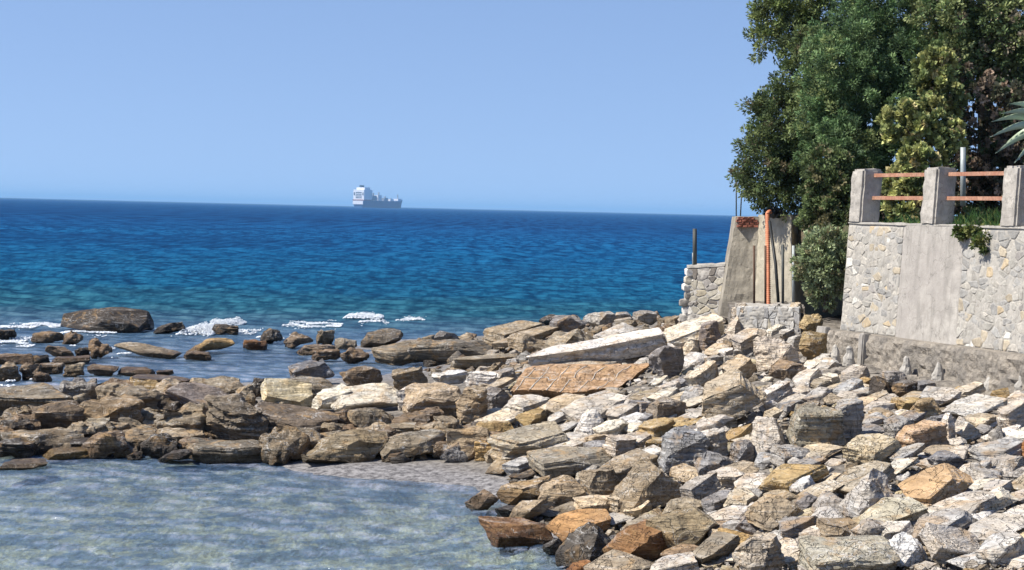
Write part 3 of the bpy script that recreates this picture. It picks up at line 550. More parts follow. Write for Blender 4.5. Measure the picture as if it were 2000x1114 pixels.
def orange_slab():
    g = ground(1120, 778); D = g[1]; TL, TR, BL, BR = P(1026,717,D+.75), P(1268,712,D+.85), P(998,764,D), P(1205,762,D-.05)
    UL, UR, KL, KR = P(1003,784,D+.3), P(1200,786,D+.3), P(1040,712,D+1.5), P(1275,708,D+1.5)
    O = (BL+BR)/2; n = 80; m = 20; vs = []; fs = []
    prof = [(KL, KR, 3), (TL, TR, 13), (BL, BR, 4), (UL, UR, 0)]
    rows = []
    for (a, b, k), (a2, b2, _) in zip(prof, prof[1:]):
        for q in range(k): rows.append((a+(a2-a)*q/k, b+(b2-b)*q/k))
    rows.append((UL, UR))
    def pt(i, j):
        a, b = rows[j]; t = i/n; p = a+(b-a)*t; q = Vector(tuple(p*1.)); w_ = 0 if j in (len(rows)-1,) else 1
        z = noise.noise(Vector((q.x*1.4, q.z*7, 2)))*.05 + noise.noise(q*6)*.02 - (.05 if 8 < j < 11 and .25 < t < .85 and noise.noise(Vector((t*9, 3, j*.4))) > -.1 else 0)
        z -= .03*max(0, 1-abs(((t*7.3+j*.02) % 1)-.5)*30)
        return p + np.array([0, z*.8, z])*w_
    for j in range(len(rows)):
        for i in range(n+1): vs.append(pt(i, j)-O)
    for j in range(len(rows)-1):
        for i in range(n): a = j*(n+1)+i; fs.append((a, a+n+1, a+n+2, a+1))
    for e in (0, n):
        c = len(vs); vs.append(sum(vs[j*(n+1)+e] for j in range(len(rows)))/len(rows)+np.array([0, .3, -.1]))
        for j in range(len(rows)-1): a = j*(n+1)+e; fs.append((a, a+n+1, c))
    me = mesh('rock_slab', vs, fs); bm = bmesh.new(); bm.from_mesh(me); bmesh.ops.recalc_face_normals(bm, faces=bm.faces); bm.to_mesh(me); bm.free()
    o = link('rock_slab', me, M['rock']); o.location = O; o.color = (.50, .33, .19, 1); rocks.append([o, 1130, 750, 270, 70, 'orange', 'slab', 'orange slab crossed by white joints'])
    r = random.Random(3)
    for k, tt_ in enumerate([.08, .19, .35, .50, .66, .85]):
        pts = []; t = tt_
        for j in range(3, 17): t += r.uniform(-.006, .002); pts.append(pt(t*n, j)-O+np.array([0, -.006, .004]))
        v = tube('calcite_joint', pts, [r.uniform(.003, .009) for _ in pts], M['calcite'], 5); v.parent = o
    pts = [pt(i, 9)-O+np.array([0, -.004, .004]) for i in range(2, 30)]; v = tube('calcite_joint', pts, [r.uniform(.003, .010) for _ in pts], M['calcite'], 5); v.parent = o
orange_slab()
# labels: fixed ones, and for the others colour, shape and neighbours
marks = [(r[1], r[2], m) for r in rocks for m in [None] if False]
LM = [(60,783,'the large flat topped boulder'),(210,622,'the humped sea rock'),(288,683,'the broad rounded rock'),(412,675,'the golden lagoon rock'),(530,655,'the dark pyramid rock'),(415,800,'the biggest left ledge'),(213,808,'the orange shouldered boulder'),
 (608,723,'the mottled grey boulder'),(716,775,'the wide cream slab'),(845,781,'the cream topped block'),(672,872,'the large tan faced boulder'),(450,878,'the long waterline ledge'),(746,658,'the lumpy far rock'),(1030,860,'the undercut beige slab'),
 (1130,750,'the orange jointed slab'),(1165,680,'the long white slab'),(1355,645,'the pointing cream slab'),(1110,636,'the lumpy crest rock'),(1435,772,'the big tan slab on edge'),(1155,825,'the pale pointed rock'),(1335,875,'the square striped block'),
 (1258,942,'the large triangular rock'),(1010,1037,'the rust orange wet block'),(1130,1025,'the orange tilted slab'),(1247,1060,'the orange patched dark rock'),(1335,1031,'the big rounded tan boulder'),(1595,836,'the large square beige cube'),
 (1703,880,'the yellow topped block'),(1801,853,'the white and orange block'),(1945,879,'the long cracked grey slab'),(1695,962,'the pale pointed flake'),(1827,951,'the orange tan slab'),(1740,1004,'the broad tipped beige slab'),(1513,1001,'the tan hump'),
 (1912,1006,'the bright white stone'),(1856,1058,'the pale striped slab'),(1658,1092,'the big cream topped block'),(1482,1090,'the squared bottom block'),(1588,674,'the golden boulder'),(1807,800,'the ochre block'),(1500,622,'the upright stone walling'),(1740,680,'the concrete footing')]
used = {}
def rel(du, dv):
    if abs(du) > 2.5*abs(dv): return 'right of' if du > 0 else 'left of'
    if abs(dv) > 1.2*abs(du): return 'below' if dv > 0 else 'above'
    return ('lower right of' if du > 0 else 'lower left of') if dv > 0 else ('upper right of' if du > 0 else 'upper left of')
SH = {'slab': 'slab', 'block': 'angular block', 'boulder': 'rounded rock', 'ledge': 'low rock', 'wedge': 'peaked rock'}
GR = {0: 'rocks of the shore'}
for r in rocks:
    o, u, v, wp, hp, ck, kd, lab = r
    if not lab:
        near = sorted(LM, key=lambda q: (q[0]-u)**2+((q[1]-v)*1.6)**2)
        size = 'small ' if wp < 45 else ('large ' if wp > 100 else '')
        opts = []
        for a in near[:3]: opts.append(f'{size}{WORD[ck]} {SH[kd]} {rel(u-a[0], v-a[1])} {a[2]}')
        for a, b in ((0, 1), (0, 2), (1, 2)): opts.append(f'{size}{WORD[ck]} {SH[kd]} between {near[a][2]} and {near[b][2]}')
        lab = next((x for x in opts if x not in used), opts[0])
    used[lab] = used.get(lab, 0)+1
    tag(o, lab, 'rock', 'rocks and stones along the shore')
# small rubble: too many to count
def rubble(name, regions, n, mat, cols, seed, size=(11, 33), lab=None):
    r = np.random.default_rng(seed); rr = random.Random(seed)
    protos = []
    for k in range(14):
        bm = rock_bm(rr.choice(['slab', 'block', 'wedge']), (1, rr.uniform(.6, .9), rr.uniform(.25, .6)), rr, .34 if size[0] > 8 else 2.)
        bmesh.ops.triangulate(bm, faces=bm.faces[:]); bm.verts.ensure_lookup_table()
        protos.append((np.array([tuple(v.co) for v in bm.verts]), np.array([[v.index for v in f.verts] for f in bm.faces]))); bm.free()
    Vs, Fs, Cs = [], [], []; base = 0
    while len(Vs) < n:
        x, y = regions(r)
        z = float(hz(x, y))
        if z < .0: continue
        pv, pf = protos[r.integers(14)]
        s = r.uniform(*size)*y/F*(.6+.8*r.random()**2)
        rot = np.array(Matrix.Rotation(rad(-r.normal(18, 14)), 3, 'Y')@Matrix.Rotation(rad(r.normal(12, 16)), 3, 'X')@Matrix.Rotation(r.uniform(0, 6.28), 3, 'Z'))
        q = (pv@rot.T)*s*r.uniform(.75, 1.25, 3) + np.array([x, y, z+s*r.uniform(-.12, .22)])
        Vs.append(q); Fs.append(pf+base); base += len(q)
        c = np.array(COL[cols[r.integers(len(cols))]])*r.uniform(.55, 1.05); Cs.append(np.tile(c, (len(q), 1)))
    me = fast_mesh(name, np.vstack(Vs), np.vstack(Fs)); set_tint(me, np.vstack(Cs))
    return tag(link(name, me, mat), lab, 'rubble', None, 'stuff')
def reg_right(r):
    while True:
        u = r.uniform(900, 2120); v = r.uniform(640, 1160)
        if inside_rubble(min(u, 2005), v): g = ground(u, v); return g[0], g[1]
PX = []
rubble('loose_stones', reg_right, 3000, M['rubble'], ['beige', 'pale', 'tan', 'cream', 'grey', 'tan', 'yellow', 'pale', 'beige', 'olive', 'white', 'olive', 'ochre', 'slate'], 3, lab='loose pale stones and chips filling the rubble slope below the walls')
rubble('stone_chips', reg_right, 4200, M['rubble'], ['beige', 'pale', 'white', 'tan', 'grey', 'olive', 'cream', 'slate'], 13, size=(4, 12), lab='small stone chips and gravel between the rubble blocks')
def reg_left(r):
    while True:
        u = r.uniform(-60, 1000); v = r.uniform(784, 900)
        if u > 590 and v < 835: continue
        g = ground(u, v)
        if g[2] > .03: return g[0], g[1]
rubble('ridge_stones', reg_left, 900, M['rubble'], ['olive', 'brown', 'brown', 'tan', 'dark'], 4, size=(12, 38), lab='brown stones wedged between the boulders of the left ridge')
def reg_far(r):
    while True:
        u = r.uniform(740, 1420); v = r.uniform(625, 735); g = ground(u, v)
        if g[2] > .08 and not inside_rubble(u, v): return g[0], g[1]
rubble('shelf_stones', reg_far, 500, M['rubble'], ['olive', 'brown', 'grey', 'olive', 'beige'], 6, size=(10, 34), lab='grey brown broken rock of the far shelf')
# ------------------------------------------------------------------ walls
def panel_stones(parent, fn, w_, h_, sx, sz, cols, rnd_, gap=.009, thick=.035, names='stone'):
    """irregular stones: cells of a jittered grid, each its own object; fn(s, z, out) -> world point"""
    seeds = []
    rows = max(1, round(h_/sz)); 
    for j in range(rows):
        n = max(1, round(w_/sx*rnd_.uniform(.85, 1.15)))
        for i in range(n): seeds.append(((i+.5+rnd_.uniform(-.46, .46))*w_/n, (j+.5+rnd_.uniform(-.46, .46))*h_/rows))
    for _ in range(len(seeds)//4): seeds.append((rnd_.uniform(.04, .96)*w_, rnd_.uniform(.04, .96)*h_))
    asp = sx/sz; objs = []
    for k, (x, z) in enumerate(seeds):
        poly = [(0., 0.), (w_, 0.), (w_, h_), (0., h_)]
        for k2, (x2, z2) in enumerate(seeds):
            if k2 == k or abs(x2-x) > 3*sx or abs(z2-z) > 3*sz: continue
            # metric with z stretched
            nx_, nz_ = (x2-x), (z2-z)*asp*asp; mx_, mz_ = (x+x2)/2, (z+z2)/2; out = []
            L = math.hypot(nx_, nz_); 
            if L < 1e-6: continue
            g = gap
            def sd_(p): return ((p[0]-mx_)*nx_ + (p[1]-mz_)*nz_)/L + g
            for a, b in zip(poly, poly[1:]+poly[:1]):
                da, db = sd_(a), sd_(b)
                if da <= 0: out.append(a)
                if (da < 0 < db) or (db < 0 < da): t = da/(da-db); out.append((a[0]+(b[0]-a[0])*t, a[1]+(b[1]-a[1])*t))
            poly = out
            if len(poly) < 3: break
        if len(poly) < 3: continue
        # round the outline a little
        pts = []
        for a, b in zip(poly, poly[1:]+poly[:1]):
            for t in (.13, .87): pts.append((a[0]+(b[0]-a[0])*t, a[1]+(b[1]-a[1])*t))
        cx_ = sum(p[0] for p in pts)/len(pts); cz_ = sum(p[1] for p in pts)/len(pts)
        th = thick*rnd_.uniform(.45, 1.3)
        O = Vector(tuple(fn(cx_, cz_, 0))); n = len(pts); vs = []
        pts = [(p[0]+rnd_.uniform(-.04, .04)*sx, p[1]+rnd_.uniform(-.04, .04)*sz) for p in pts]
        tx_, tz_ = rnd_.uniform(-.3, .3)*th, rnd_.uniform(-.3, .3)*th
        for sc, out in ((1., -.03), (1., th*.55), (.80, th)):
            for p in pts:
                px_, pz_ = cx_+(p[0]-cx_)*sc, cz_+(p[1]-cz_)*sc
                vs.append(Vector(tuple(fn(px_, pz_, out + (rnd_.uniform(-.12, .12)*th if out > 0 else 0))))-O)
        fs = [tuple(range(2*n, 3*n))] + [(a*n+i, a*n+(i+1) % n, (a+1)*n+(i+1) % n, (a+1)*n+i) for a in (0, 1) for i in range(n)]
        me = mesh(names, vs, fs); bm = bmesh.new(); bm.from_mesh(me); bmesh.ops.recalc_face_normals(bm, faces=bm.faces); bm.to_mesh(me); bm.free()
        o = link(names, me, M['stone']); o.location = O; local(o, parent)
        c = rnd_.choices([q[0] for q in cols], [q[1] for q in cols])[0]; j = rnd_.uniform(.85, 1.15); o.color = (c[0]*j, c[1]*j, c[2]*j, 1); objs.append(o)
    return objs
STN = [((.39, .37, .33), 5), ((.44, .41, .36), 4), ((.33, .32, .30), 5), ((.43, .37, .28), 2), ((.46, .37, .25), .6), ((.66, .64, .58), .6), ((.30, .28, .26), .8)]
# garden retaining wall ------------------------------------------------
D1, D3 = 34.3, 30.0
p1 = P(1672, 437, D1); p3 = P(1968, 447, D3); ZT = (p1[2]+p3[2])/2
ax = np.array([p3[0]-p1[0], p3[1]-p1[1], 0]); ax /= np.linalg.norm(ax); nw = np.array([ax[1], -ax[0], 0]); 
if nw[0] > 0: nw = -nw
A0 = np.array([p1[0], p1[1], ZT]) - ax*.22
ZB = 1.55; BAT = .13
def wp(s, z, out=0.): return A0 + ax*s + np.array([0, 0, z-ZT]) + nw*(out + BAT*(ZT-z)/(ZT-ZB))
def wall_s(u, z=None):
    z = ZT if z is None else z
    lo, hi = -2., 9.
    for _ in range(40):
        m = (lo+hi)/2
        if proj(wp(m, z)[None])[0][0] < u: lo = m
        else: hi = m
    return lo
SE = wall_s(2000)+2.6
wall = empty('retaining_wall', wp(0, ZB)); tag(wall, 'tall rubble stone garden wall with concrete pillars and orange rails', 'wall')
def wbox(name, s0, s1, z0, z1, o0, o1, m, parent, **k):
    q = []
    for z in (z0, z1):
        q += [wp(s0, z, o0), wp(s1, z, o0), wp(s1, z, o1), wp(s0, z, o1)]
    return hexa(name, q, m, parent, **k)
wbox('wall_core', -.02, SE, ZB, ZT, -.5, 0, M['mortar'], wall, sub=.35, rough=.01)
sa, sb = wall_s(1766), wall_s(1886)
zl = 2.12
wr = random.Random(31)
panel_stones(wall, lambda s, z, o: wp(s, z+zl, o), sa, ZT-.03-zl, .235, .138, STN, wr, thick=.017, gap=.008)
panel_stones(wall, lambda s, z, o: wp(s+sb, z+zl, o), wall_s(2000)+.35-sb, ZT-.03-zl, .24, .14, STN, wr, thick=.017, gap=.008)
def skin(s0, s1, z0, z1, fn, parent, st=.035, base=.010, amp=.017, f=7., nm='mortar_smear'):
    n_, m_ = int((s1-s0)/st), int((z1-z0)/st); vs = []; fs = []
    for j in range(m_+1):
        for i in range(n_+1):
            a, b = s0+(s1-s0)*i/n_, z0+(z1-z0)*j/m_; q = fn(a, b, 0.); h = base + amp*noise.noise(Vector((q[1]*f, q[2]*f, 1.7))) + amp*.8*noise.noise(Vector((q[1]*f*3, q[2]*f*3, 5.)))
            vs.append(fn(a, b, -.02 if i in (0, n_) or j in (0, m_) else h))
    for j in range(m_):
        for i in range(n_): a = j*(n_+1)+i; fs.append((a, a+1, a+n_+2, a+n_+1))
    O = np.array(parent.location); o = link(nm, mesh(nm, [v-O for v in vs], fs), M['mortar'], None, True); o.parent = parent
skin(0, sa, zl, ZT-.01, lambda a, b, o: wp(a, b, o), wall); skin(sb, wall_s(2000)+.35, zl, ZT-.01, lambda a, b, o: wp(a, b, o), wall)
# rendered cement panel, its edges wander a little
def cement_panel():
    n = 26; vs = []; fs = []; r = random.Random(5)
    sB = wall_s(1748, zl)
    for j in range(n+1):
        z = ZT-.001 + (zl-.05-ZT)*j/n; t = j/n
        l = sa + (sB-sa)*t + .03*noise.noise(Vector((0, z*6, 3))); rr_ = sb + .05*t + .05*noise.noise(Vector((4, z*5, 3)))
        for k in range(13):
            s = l+(rr_-l)*k/12; th = .034 + .008*noise.noise(Vector((s*3, z*3, 0)))
            vs.append(wp(s, z, th if 0 < k < 12 else .0))
    for j in range(n):
        for k in range(12): a = j*13+k; fs.append((a, a+1, a+14, a+13))
    o = link('cement_panel', mesh('cement_panel', [v-wp(0, ZB) for v in vs], fs), M['cement'], None, True); o.parent = wall
cement_panel()
wbox('coping', -.03, SE, ZT, ZT+.03, -.5, .025, M['mortar'], wall, sub=.3, rough=.02)
# pillars and rails
PS = [0.0, wall_s(1800), wall_s(1955), wall_s(1955)*2-wall_s(1800)]
PH = .92
for i, s in enumerate(PS):
    o = wbox('pillar', s, s+.42, ZT+.002, ZT+PH, -.33, .045, M['concrete'], wall, bev=.035, sub=.09, rough=.018)
for a, b in zip(PS, PS[1:]):
    for zz in (.815, .44):
        wbox('rail', a+.42, b+.0, ZT+zz-.03, ZT+zz+.03, -.22, -.15, M['rail'], wall)
# footing
foot = empty('concrete_footing', wp(-.4, 1.4, .3)); tag(foot, 'rough grey concrete footing running along the foot of the garden wall', 'footing')
def footing():
    nS, nZ = 150, 16; vs = []; fs = []; s0, s1 = wall_s(1622, 2.1), SE
    for j in range(nZ+1):
        for i in range(nS+1):
            s = s0+(s1-s0)*i/nS
            if j == 0: z, o_ = 2.115, -.02
            elif j == 1: z, o_ = 2.11, .26
            else: z = 2.10-(j-1)*.055; o_ = .29 + (.16*max(0, 1.75-z))
            if 1 < j: o_ += .05*noise.noise(Vector((s*5, z*7, 1)))+.045*noise.noise(Vector((s*13, z*16, 1)))+.02*noise.noise(Vector((s*30, z*30, 1)))
            vs.append(wp(s, z, o_))
    for j in range(nZ):
        for i in range(nS): a = j*(nS+1)+i; fs.append((a, a+1, a+nS+2, a+nS+1))
    O = np.array(foot.location); o = link('footing_body', mesh('footing_body', [v-O for v in vs], fs), M['footing'], None, False); o.parent = foot
    sp = wall_s(1716, 2.1); wbox('footing_post', sp, sp+.16, 1.5, 2.14, .2, .37, M['concrete'], foot, bev=.02, sub=.1, rough=.02)
    wbox('footing_plate', s0+.12, s0+.45, 1.98, 2.16, .24, .33, M['concrete'], foot, bev=.01)
footing()
for k, (u, vt, vb, lab) in enumerate([(1630,672,697,'leftmost'),(1658,674,703,'second from left'),(1769,694,727,'third from left, the tallest'),(1832,706,735,'fourth from left, beside a dark hole'),(1931,735,752,'fifth from left, low'),(1995,730,755,'rightmost')]):
    bm = bmesh.new(); g = P(u, vb+4, 0.001+np.interp(u, [1620, 2000], [33.2, 28.8])); hh = (vb-vt)*g[1]/F
    rr_ = random.Random(k); r = .11
    tube_bm(bm, [(0, 0, -.06), (0, 0, hh*.25), (.01, 0, hh*.6), (0, 0, hh*.95), (0, 0, hh+.02)], [r, r*.85, r*.55, r*.38, r*.15], 9)
    bmesh.ops.recalc_face_normals(bm, faces=bm.faces); refine(bm, .05, 3)
    for v in bm.verts: v.co += Vector((1, 1, .3))*fbm((v.co+Vector((k*5, 0, 0)))*11)*.02
    o = link('concrete_lump', bm_mesh('concrete_lump', bm), M['mortar']); o.location = g; tag(o, f'pale conical lump of concrete at the footing, {lab}', 'concrete lump', 'conical concrete lumps along the footing')
# broken concrete apron below the footing, its hole suggested by dark rocks
for k, (u, v, D, a) in enumerate([(1655,722,31.6,0), (1745,738,30.6,.1), (1850,756,29.8,.05), (1960,775,28.9,.12)]):
    g = P(u, v, D); q = []
    for dz in (-.16, 0):
        for dx_, dy_ in ((-.42, -.35), (.45, -.45), (.42, .6), (-.42, .7)): q.append(g + np.array([dx_, dy_, dz + dx_*-.02]))
    o = hexa('broken_concrete', q, M['footing'], None, sub=.09, rough=.06); tag(o, ['broken concrete slab beside the golden boulder','broken concrete slab over the dark hole, mid footing','broken concrete slab below the fourth concrete lump','broken concrete slab at the right edge below footing'][k], 'concrete slab', 'broken apron slabs below the footing')
# old buttress ----------------------------------------------------------
but = empty('old_buttress', P(1475, 612, 41)); tag(but, 'tall weathered concrete buttress with bricks on top, beside the tree', 'buttress')
def quadprism(name, bl, br, tr, tl, dep, m, parent, **k):
    dep = np.array(dep); return hexa(name, [bl, br, br+dep, bl+dep, tl, tr, tr+dep, tl+dep], m, parent, **k)
zt = lambda q: q
quadprism('buttress_side', P(1405,625,41.3), P(1472,625,41.15), P(1483,424,41.25), P(1437,424,41.4), (.1, 1.6, 0), M['buttress_dark'], but, sub=.14, rough=.018)
quadprism('buttress_front', P(1470,620,41.2), P(1548,620,39.6), P(1546,420,39.9), P(1481,420,41.3), (.3, 2.2, 0), M['buttress'], but, sub=.14, rough=.015)
quadprism('buttress_return', P(1547,640,39.5), P(1665,640,43.2), P(1665,421,43.4), P(1545,421,39.85), (.2, 2.2, 0), M['buttress'], but, sub=.2, rough=.04)
br_ = random.Random(3)
for j in range(4):
    for i in range(4):
        if j == 3 and i == 3: continue
        u = 1438+2.2*(3-j)*.3 + i*10.5 + (j % 2)*4; v = 444-j*5.2
        b = P(u, v, 41.25); wd = .10; q = []
        for dz in (0, .046):
            for dx_, dy_ in ((0, -.015), (wd-.008, -.015), (wd-.008, .2), (0, .2)): q.append(b+np.array([dx_, dy_+br_.uniform(-.01, .01), dz]))
        hexa('brick', q, M['brick'], but)
# low stone wall on the left
low = empty('low_stone_wall', P(1370, 617, 43)); tag(low, 'low broken stone wall ending in open blocks, left of the buttress', 'wall')
lb, rb_, tr_, tl_ = P(1331,628,43.2), P(1416,628,42.4), P(1416,520,42.6), P(1345,524,43.2)
quadprism('wall_core', lb, rb_, tr_, tl_, (.1, .8, 0), M['mortar'], low, sub=.2, rough=.03)
lw = random.Random(12)
for k in range(7):
    a = k/7; b = lb*(1-a)+tl_*a; ww = lw.uniform(.16, .34); hh = np.linalg.norm(tl_-lb)/7*.86; jx = lw.uniform(-.09, .02); q = []
    for dz in (.0, hh):
        for dx_, dy_ in ((jx, -.16), (jx+ww, -.14), (jx+ww, .3), (jx, .3)): q.append(b+np.array([dx_+lw.uniform(-.02, .02), dy_+lw.uniform(-.02, .02), dz+lw.uniform(-.01, .01)]))
    o = hexa('stone', q, M['stone'], low, bev=.02, sub=.09, rough=.03); c = lw.choice([(.5, .46, .38), (.36, .34, .31), (.7, .68, .64), (.3, .28, .25)]); o.color = (*c, 1)
def lowfn(s, z, o):
    a = s; b = z; base = lb*(1-a)*(1-b) + rb_*a*(1-b) + tr_*a*b + tl_*(1-a)*b; return base + np.array([-.1, -1, 0])*(o+.03)
LS = [((.36, .33, .27), 4), ((.26, .24, .22), 3), ((.40, .35, .26), 3), ((.55, .52, .47), 1), ((.17, .15, .13), 1.5)]
panel_stones(low, lowfn, 1., 1., .24, .145, LS, random.Random(8), gap=.007, thick=.045)
quadprism('coping', tl_+np.array([-.04,-.06,0]), tr_+np.array([.0,-.06,0]), tr_+np.array([0,-.06,.05]), tl_+np.array([-.04,-.06,.05]), (.1, .95, 0), M['mortar'], low, sub=.15, rough=.03)
skin(0., 1., 0., 1., lowfn, low, .02, .02, .03)
# upright stone walling in the middle
mid = empty('upright_stone_walling', P(1500, 650, 37)); tag(mid, 'short wall of narrow upright grey stones below the poles', 'wall')
mb0, mb1, mt1, mt0 = P(1437,662,37.2), P(1566,662,36.4), P(1562,600,36.4), P(1440,598,37.2)
quadprism('wall_core', mb0, mb1, mt1, mt0, (.1, 1.2, 0), M['mortar'], mid, sub=.2, rough=.05)
def midfn(s, z, o):
    base = mb0*(1-s)*(1-z) + mb1*s*(1-z) + mt1*s*z + mt0*(1-s)*z; return base + np.array([-.3, -.95, 0])*(o+.02)
panel_stones(mid, midfn, 1., 1., .085, .34, [((.42, .41, .39), 4), ((.52, .50, .46), 3), ((.32, .31, .30), 2), ((.48, .43, .33), 1)], random.Random(9), gap=.004, thick=.035)
skin(0., 1., 0., 1., midfn, mid, .02, .025, .03)
# terrace fill between the walling and the buttress
quadprism('terrace_fill', P(1430,662,38.2), P(1570,662,37.4), P(1570,603,37.4), P(1430,606,38.2), (.3, 3.6, 0), M['ground'], mid, sub=.3, rough=.08)
# ------------------------------------------------------------------ poles, pipes
def pole(name, u, v0_, v1_, D, r, m, lab, cat='pole', u2=None, n=8, group=None):
    a = P(u, v1_, D); b = P(u if u2 is None else u2, v0_, D)
    t = tube(name, [(0, 0, 0), tuple((b-a)/2), tuple(b-a)], r, m, n); t.location = a; return tag(t, lab, cat, group)
pole('steel_rod', 1438, 350, 428, 41.6, .013, M['dark_steel'], 'thin rod above the buttress bricks, the left and taller one', 'rod')
pole('steel_rod', 1446, 364, 428, 41.7, .013, M['dark_steel'], 'thin rod above the buttress bricks, the right one leaning', 'rod', u2=1449)
pole('wall_post', 1357, 447, 522, 43.5, .045, M['dark_steel'], 'dark square post on the low stone wall', 'post', n=4)
pole('white_rod', 1353, 494, 522, 43.2, .012, M['steel'], 'short thin white rod left of the dark post', 'rod')
pole('rusty_pole', 1473, 480, 602, 38.6, .022, M['rust'], 'rusty pole at the left side of the orange pipe')
pole('rusty_pole', 1495, 480, 602, 38.5, .022, M['rust'], 'rusty pole touching the orange pipe')
pole('steel_pole', 1529, 478, 602, 38.3, .026, M['dark_steel'], 'dark grey pole between the orange pipe and the pale pole', u2=1529)
pole('steel_pole', 1550, 480, 602, 38.2, .030, M['steel'], 'pale grey pole, the rightmost of the upright poles')
pole('lamp_pipe', 1881, 288, 402, 33.3, .045, M['steel'], 'pale metal pipe standing in the garden behind the rails', n=12)
# ribbed orange pipe
a = P(1501, 604, 38.9); b = P(1499, 420, 39.6); pts = []; rr = []
for k in range(141):
    t = k/140; q = a+(b-a)*t; pts.append(q-a); rr.append(.042 + .007*math.cos(k*math.pi*.66))
e = pts[-1]
for k in range(1, 9): th = k/8*1.5; pts.append(e+np.array([.07*(1-math.cos(th)), .16*(1-math.cos(th)), .06*math.sin(th)])); rr.append(.044)
o = tube('drain_pipe', pts, rr, M['pipe'], 12); o.location = a; tag(o, 'orange ribbed plastic pipe hanging down the buttress', 'pipe')
a = P(1521, 602, 38.8); b = P(1503, 432, 39.5); o = tube('black_hose', [np.zeros(3), (b-a)*.5+np.array([.03, 0, 0]), b-a], .03, M['black_plastic'], 8); o.location = a; tag(o, 'black hose slanting beside the orange pipe', 'hose')
bm = bmesh.new(); bmesh.ops.create_icosphere(bm, subdivisions=3, radius=1)
for v in bm.verts: v.co = Vector((v.co.x*.19, v.co.y*.2, v.co.z*.11))*(1+.5*fbm(v.co*2.3))
o = link('black_bundle', bm_mesh('black_bundle', bm), M['black_plastic']); o.location = P(1512, 416, 40.2); tag(o, 'black bundled mesh lying over the top of the orange pipe', 'bundle')
# ------------------------------------------------------------------ garden terrace
gp = [A0-nw*.02*-1, A0+ax*(SE), A0+ax*SE-nw*12+np.array([6, 0, 0]), np.array([26., 60, 0]), P(1545, 421, 41.6), P(1547, 421, 40.2)]
gp = [A0-nw*.4, A0+ax*SE-nw*.4, A0+ax*SE-nw*.4+np.array([14., 0, 0]), np.array([26., 62, 0]), np.array([7.4, 50., 0]), P(1483, 421, 42.9), P(1550, 421, 40.6)]
n = len(gp); vs = [(q[0], q[1], ZT-.04) for q in gp]+[(q[0], q[1], ZT-.45) for q in gp]
me = mesh('garden_ground', vs, [tuple(range(n)), tuple(range(2*n-1, n-1, -1))]+[(i, i+n, (i+1) % n+n, (i+1) % n) for i in range(n)])
tag(link('garden_ground', me, M['soil']), kind='structure')
# ------------------------------------------------------------------ foliage
def foliage(blobs, n_clump, n_leaf, csize, leaf, cols, seed, upb=.5, dark=.5, shell=(.62, 1.02), needle=3.2, flat=0.):
    """blobs: (centre xyz, radii xyz). Clumps of leaves spread through the outer part of each blob."""
    r = np.random.default_rng(seed); V = []; Cc = []
    vol = np.array([b[1][0]*b[1][2]+.3*b[1][0]*b[1][1] for b in blobs]); vol = vol/vol.sum()
    for (c, R), wgt in zip(blobs, vol):
        n = max(3, int(n_clump*wgt)); d = r.normal(size=(n, 3)); d /= np.linalg.norm(d, axis=1)[:, None]
        rr = r.uniform(shell[0], shell[1], n)**.8; R = np.array(R)
        wob = 1+.16*np.sin(d[:, 0]*7+seed)*np.sin(d[:, 2]*6+2*seed)
        cc = np.array(c)+d*R*(rr*wob)[:, None]
        if n > 24:
            nk = max(4, n//9); hub = r.integers(0, n, nk); own = np.argmin(((cc[:, None]-cc[hub][None])**2).sum(-1), 1); cc = cc + (cc[hub][own]-cc)*.40
        dd = d*(1/R)*R.mean(); dd /= np.linalg.norm(dd, axis=1)[:, None]; dd = dd + np.array([0, 0, upb]) + r.normal(size=(n, 3))*.25; dd /= np.linalg.norm(dd, axis=1)[:, None]
        cs = csize*r.uniform(.6, 1.35, n)
        pick_ = r.choice(len(cols), n, p=np.array([q[1] for q in cols])/sum(q[1] for q in cols)); ccol = np.array([q[0] for q in cols])[pick_]*r.uniform(.75, 1.25, (n, 1))
        # leaves
        m = n*n_leaf; k = np.repeat(np.arange(n), n_leaf)
        t = r.random(m)**.6; a = r.normal(size=(m, 3)); a -= (a*dd[k]).sum(1)[:, None]*dd[k]; a /= np.linalg.norm(a, axis=1)[:, None]+1e-9
        wid = np.sin(np.clip(t, .04, .97)*np.pi)**.7*.30
        pos = cc[k] + dd[k]*(t*cs[k])[:, None] + a*(wid*cs[k]*r.random(m)**.5)[:, None]
        ld = dd[k]*.75 + a*.7 + r.normal(size=(m, 3))*.35; ld /= np.linalg.norm(ld, axis=1)[:, None]
        sd_ = np.cross(ld, r.normal(size=(m, 3))); sd_ /= np.linalg.norm(sd_, axis=1)[:, None]+1e-9
        ll = leaf*r.uniform(.7, 1.4, m); lw = ll/needle
        q = np.stack([pos, pos+ld*(ll*.5)[:, None]+sd_*lw[:, None], pos+ld*ll[:, None], pos+ld*(ll*.5)[:, None]-sd_*lw[:, None]], 1)
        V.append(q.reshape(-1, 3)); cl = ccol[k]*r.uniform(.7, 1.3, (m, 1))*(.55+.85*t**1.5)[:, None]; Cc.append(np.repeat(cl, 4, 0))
    V = np.vstack(V); Cc = np.vstack(Cc); f = np.arange(len(V)).reshape(-1, 4); return V, f, Cc
def B(u, v, D, ru, rv, rd=None):
    s = D/F; return (P(u, v, D), (ru*s, (rd if rd else (ru+rv)/2)*s, rv*s))
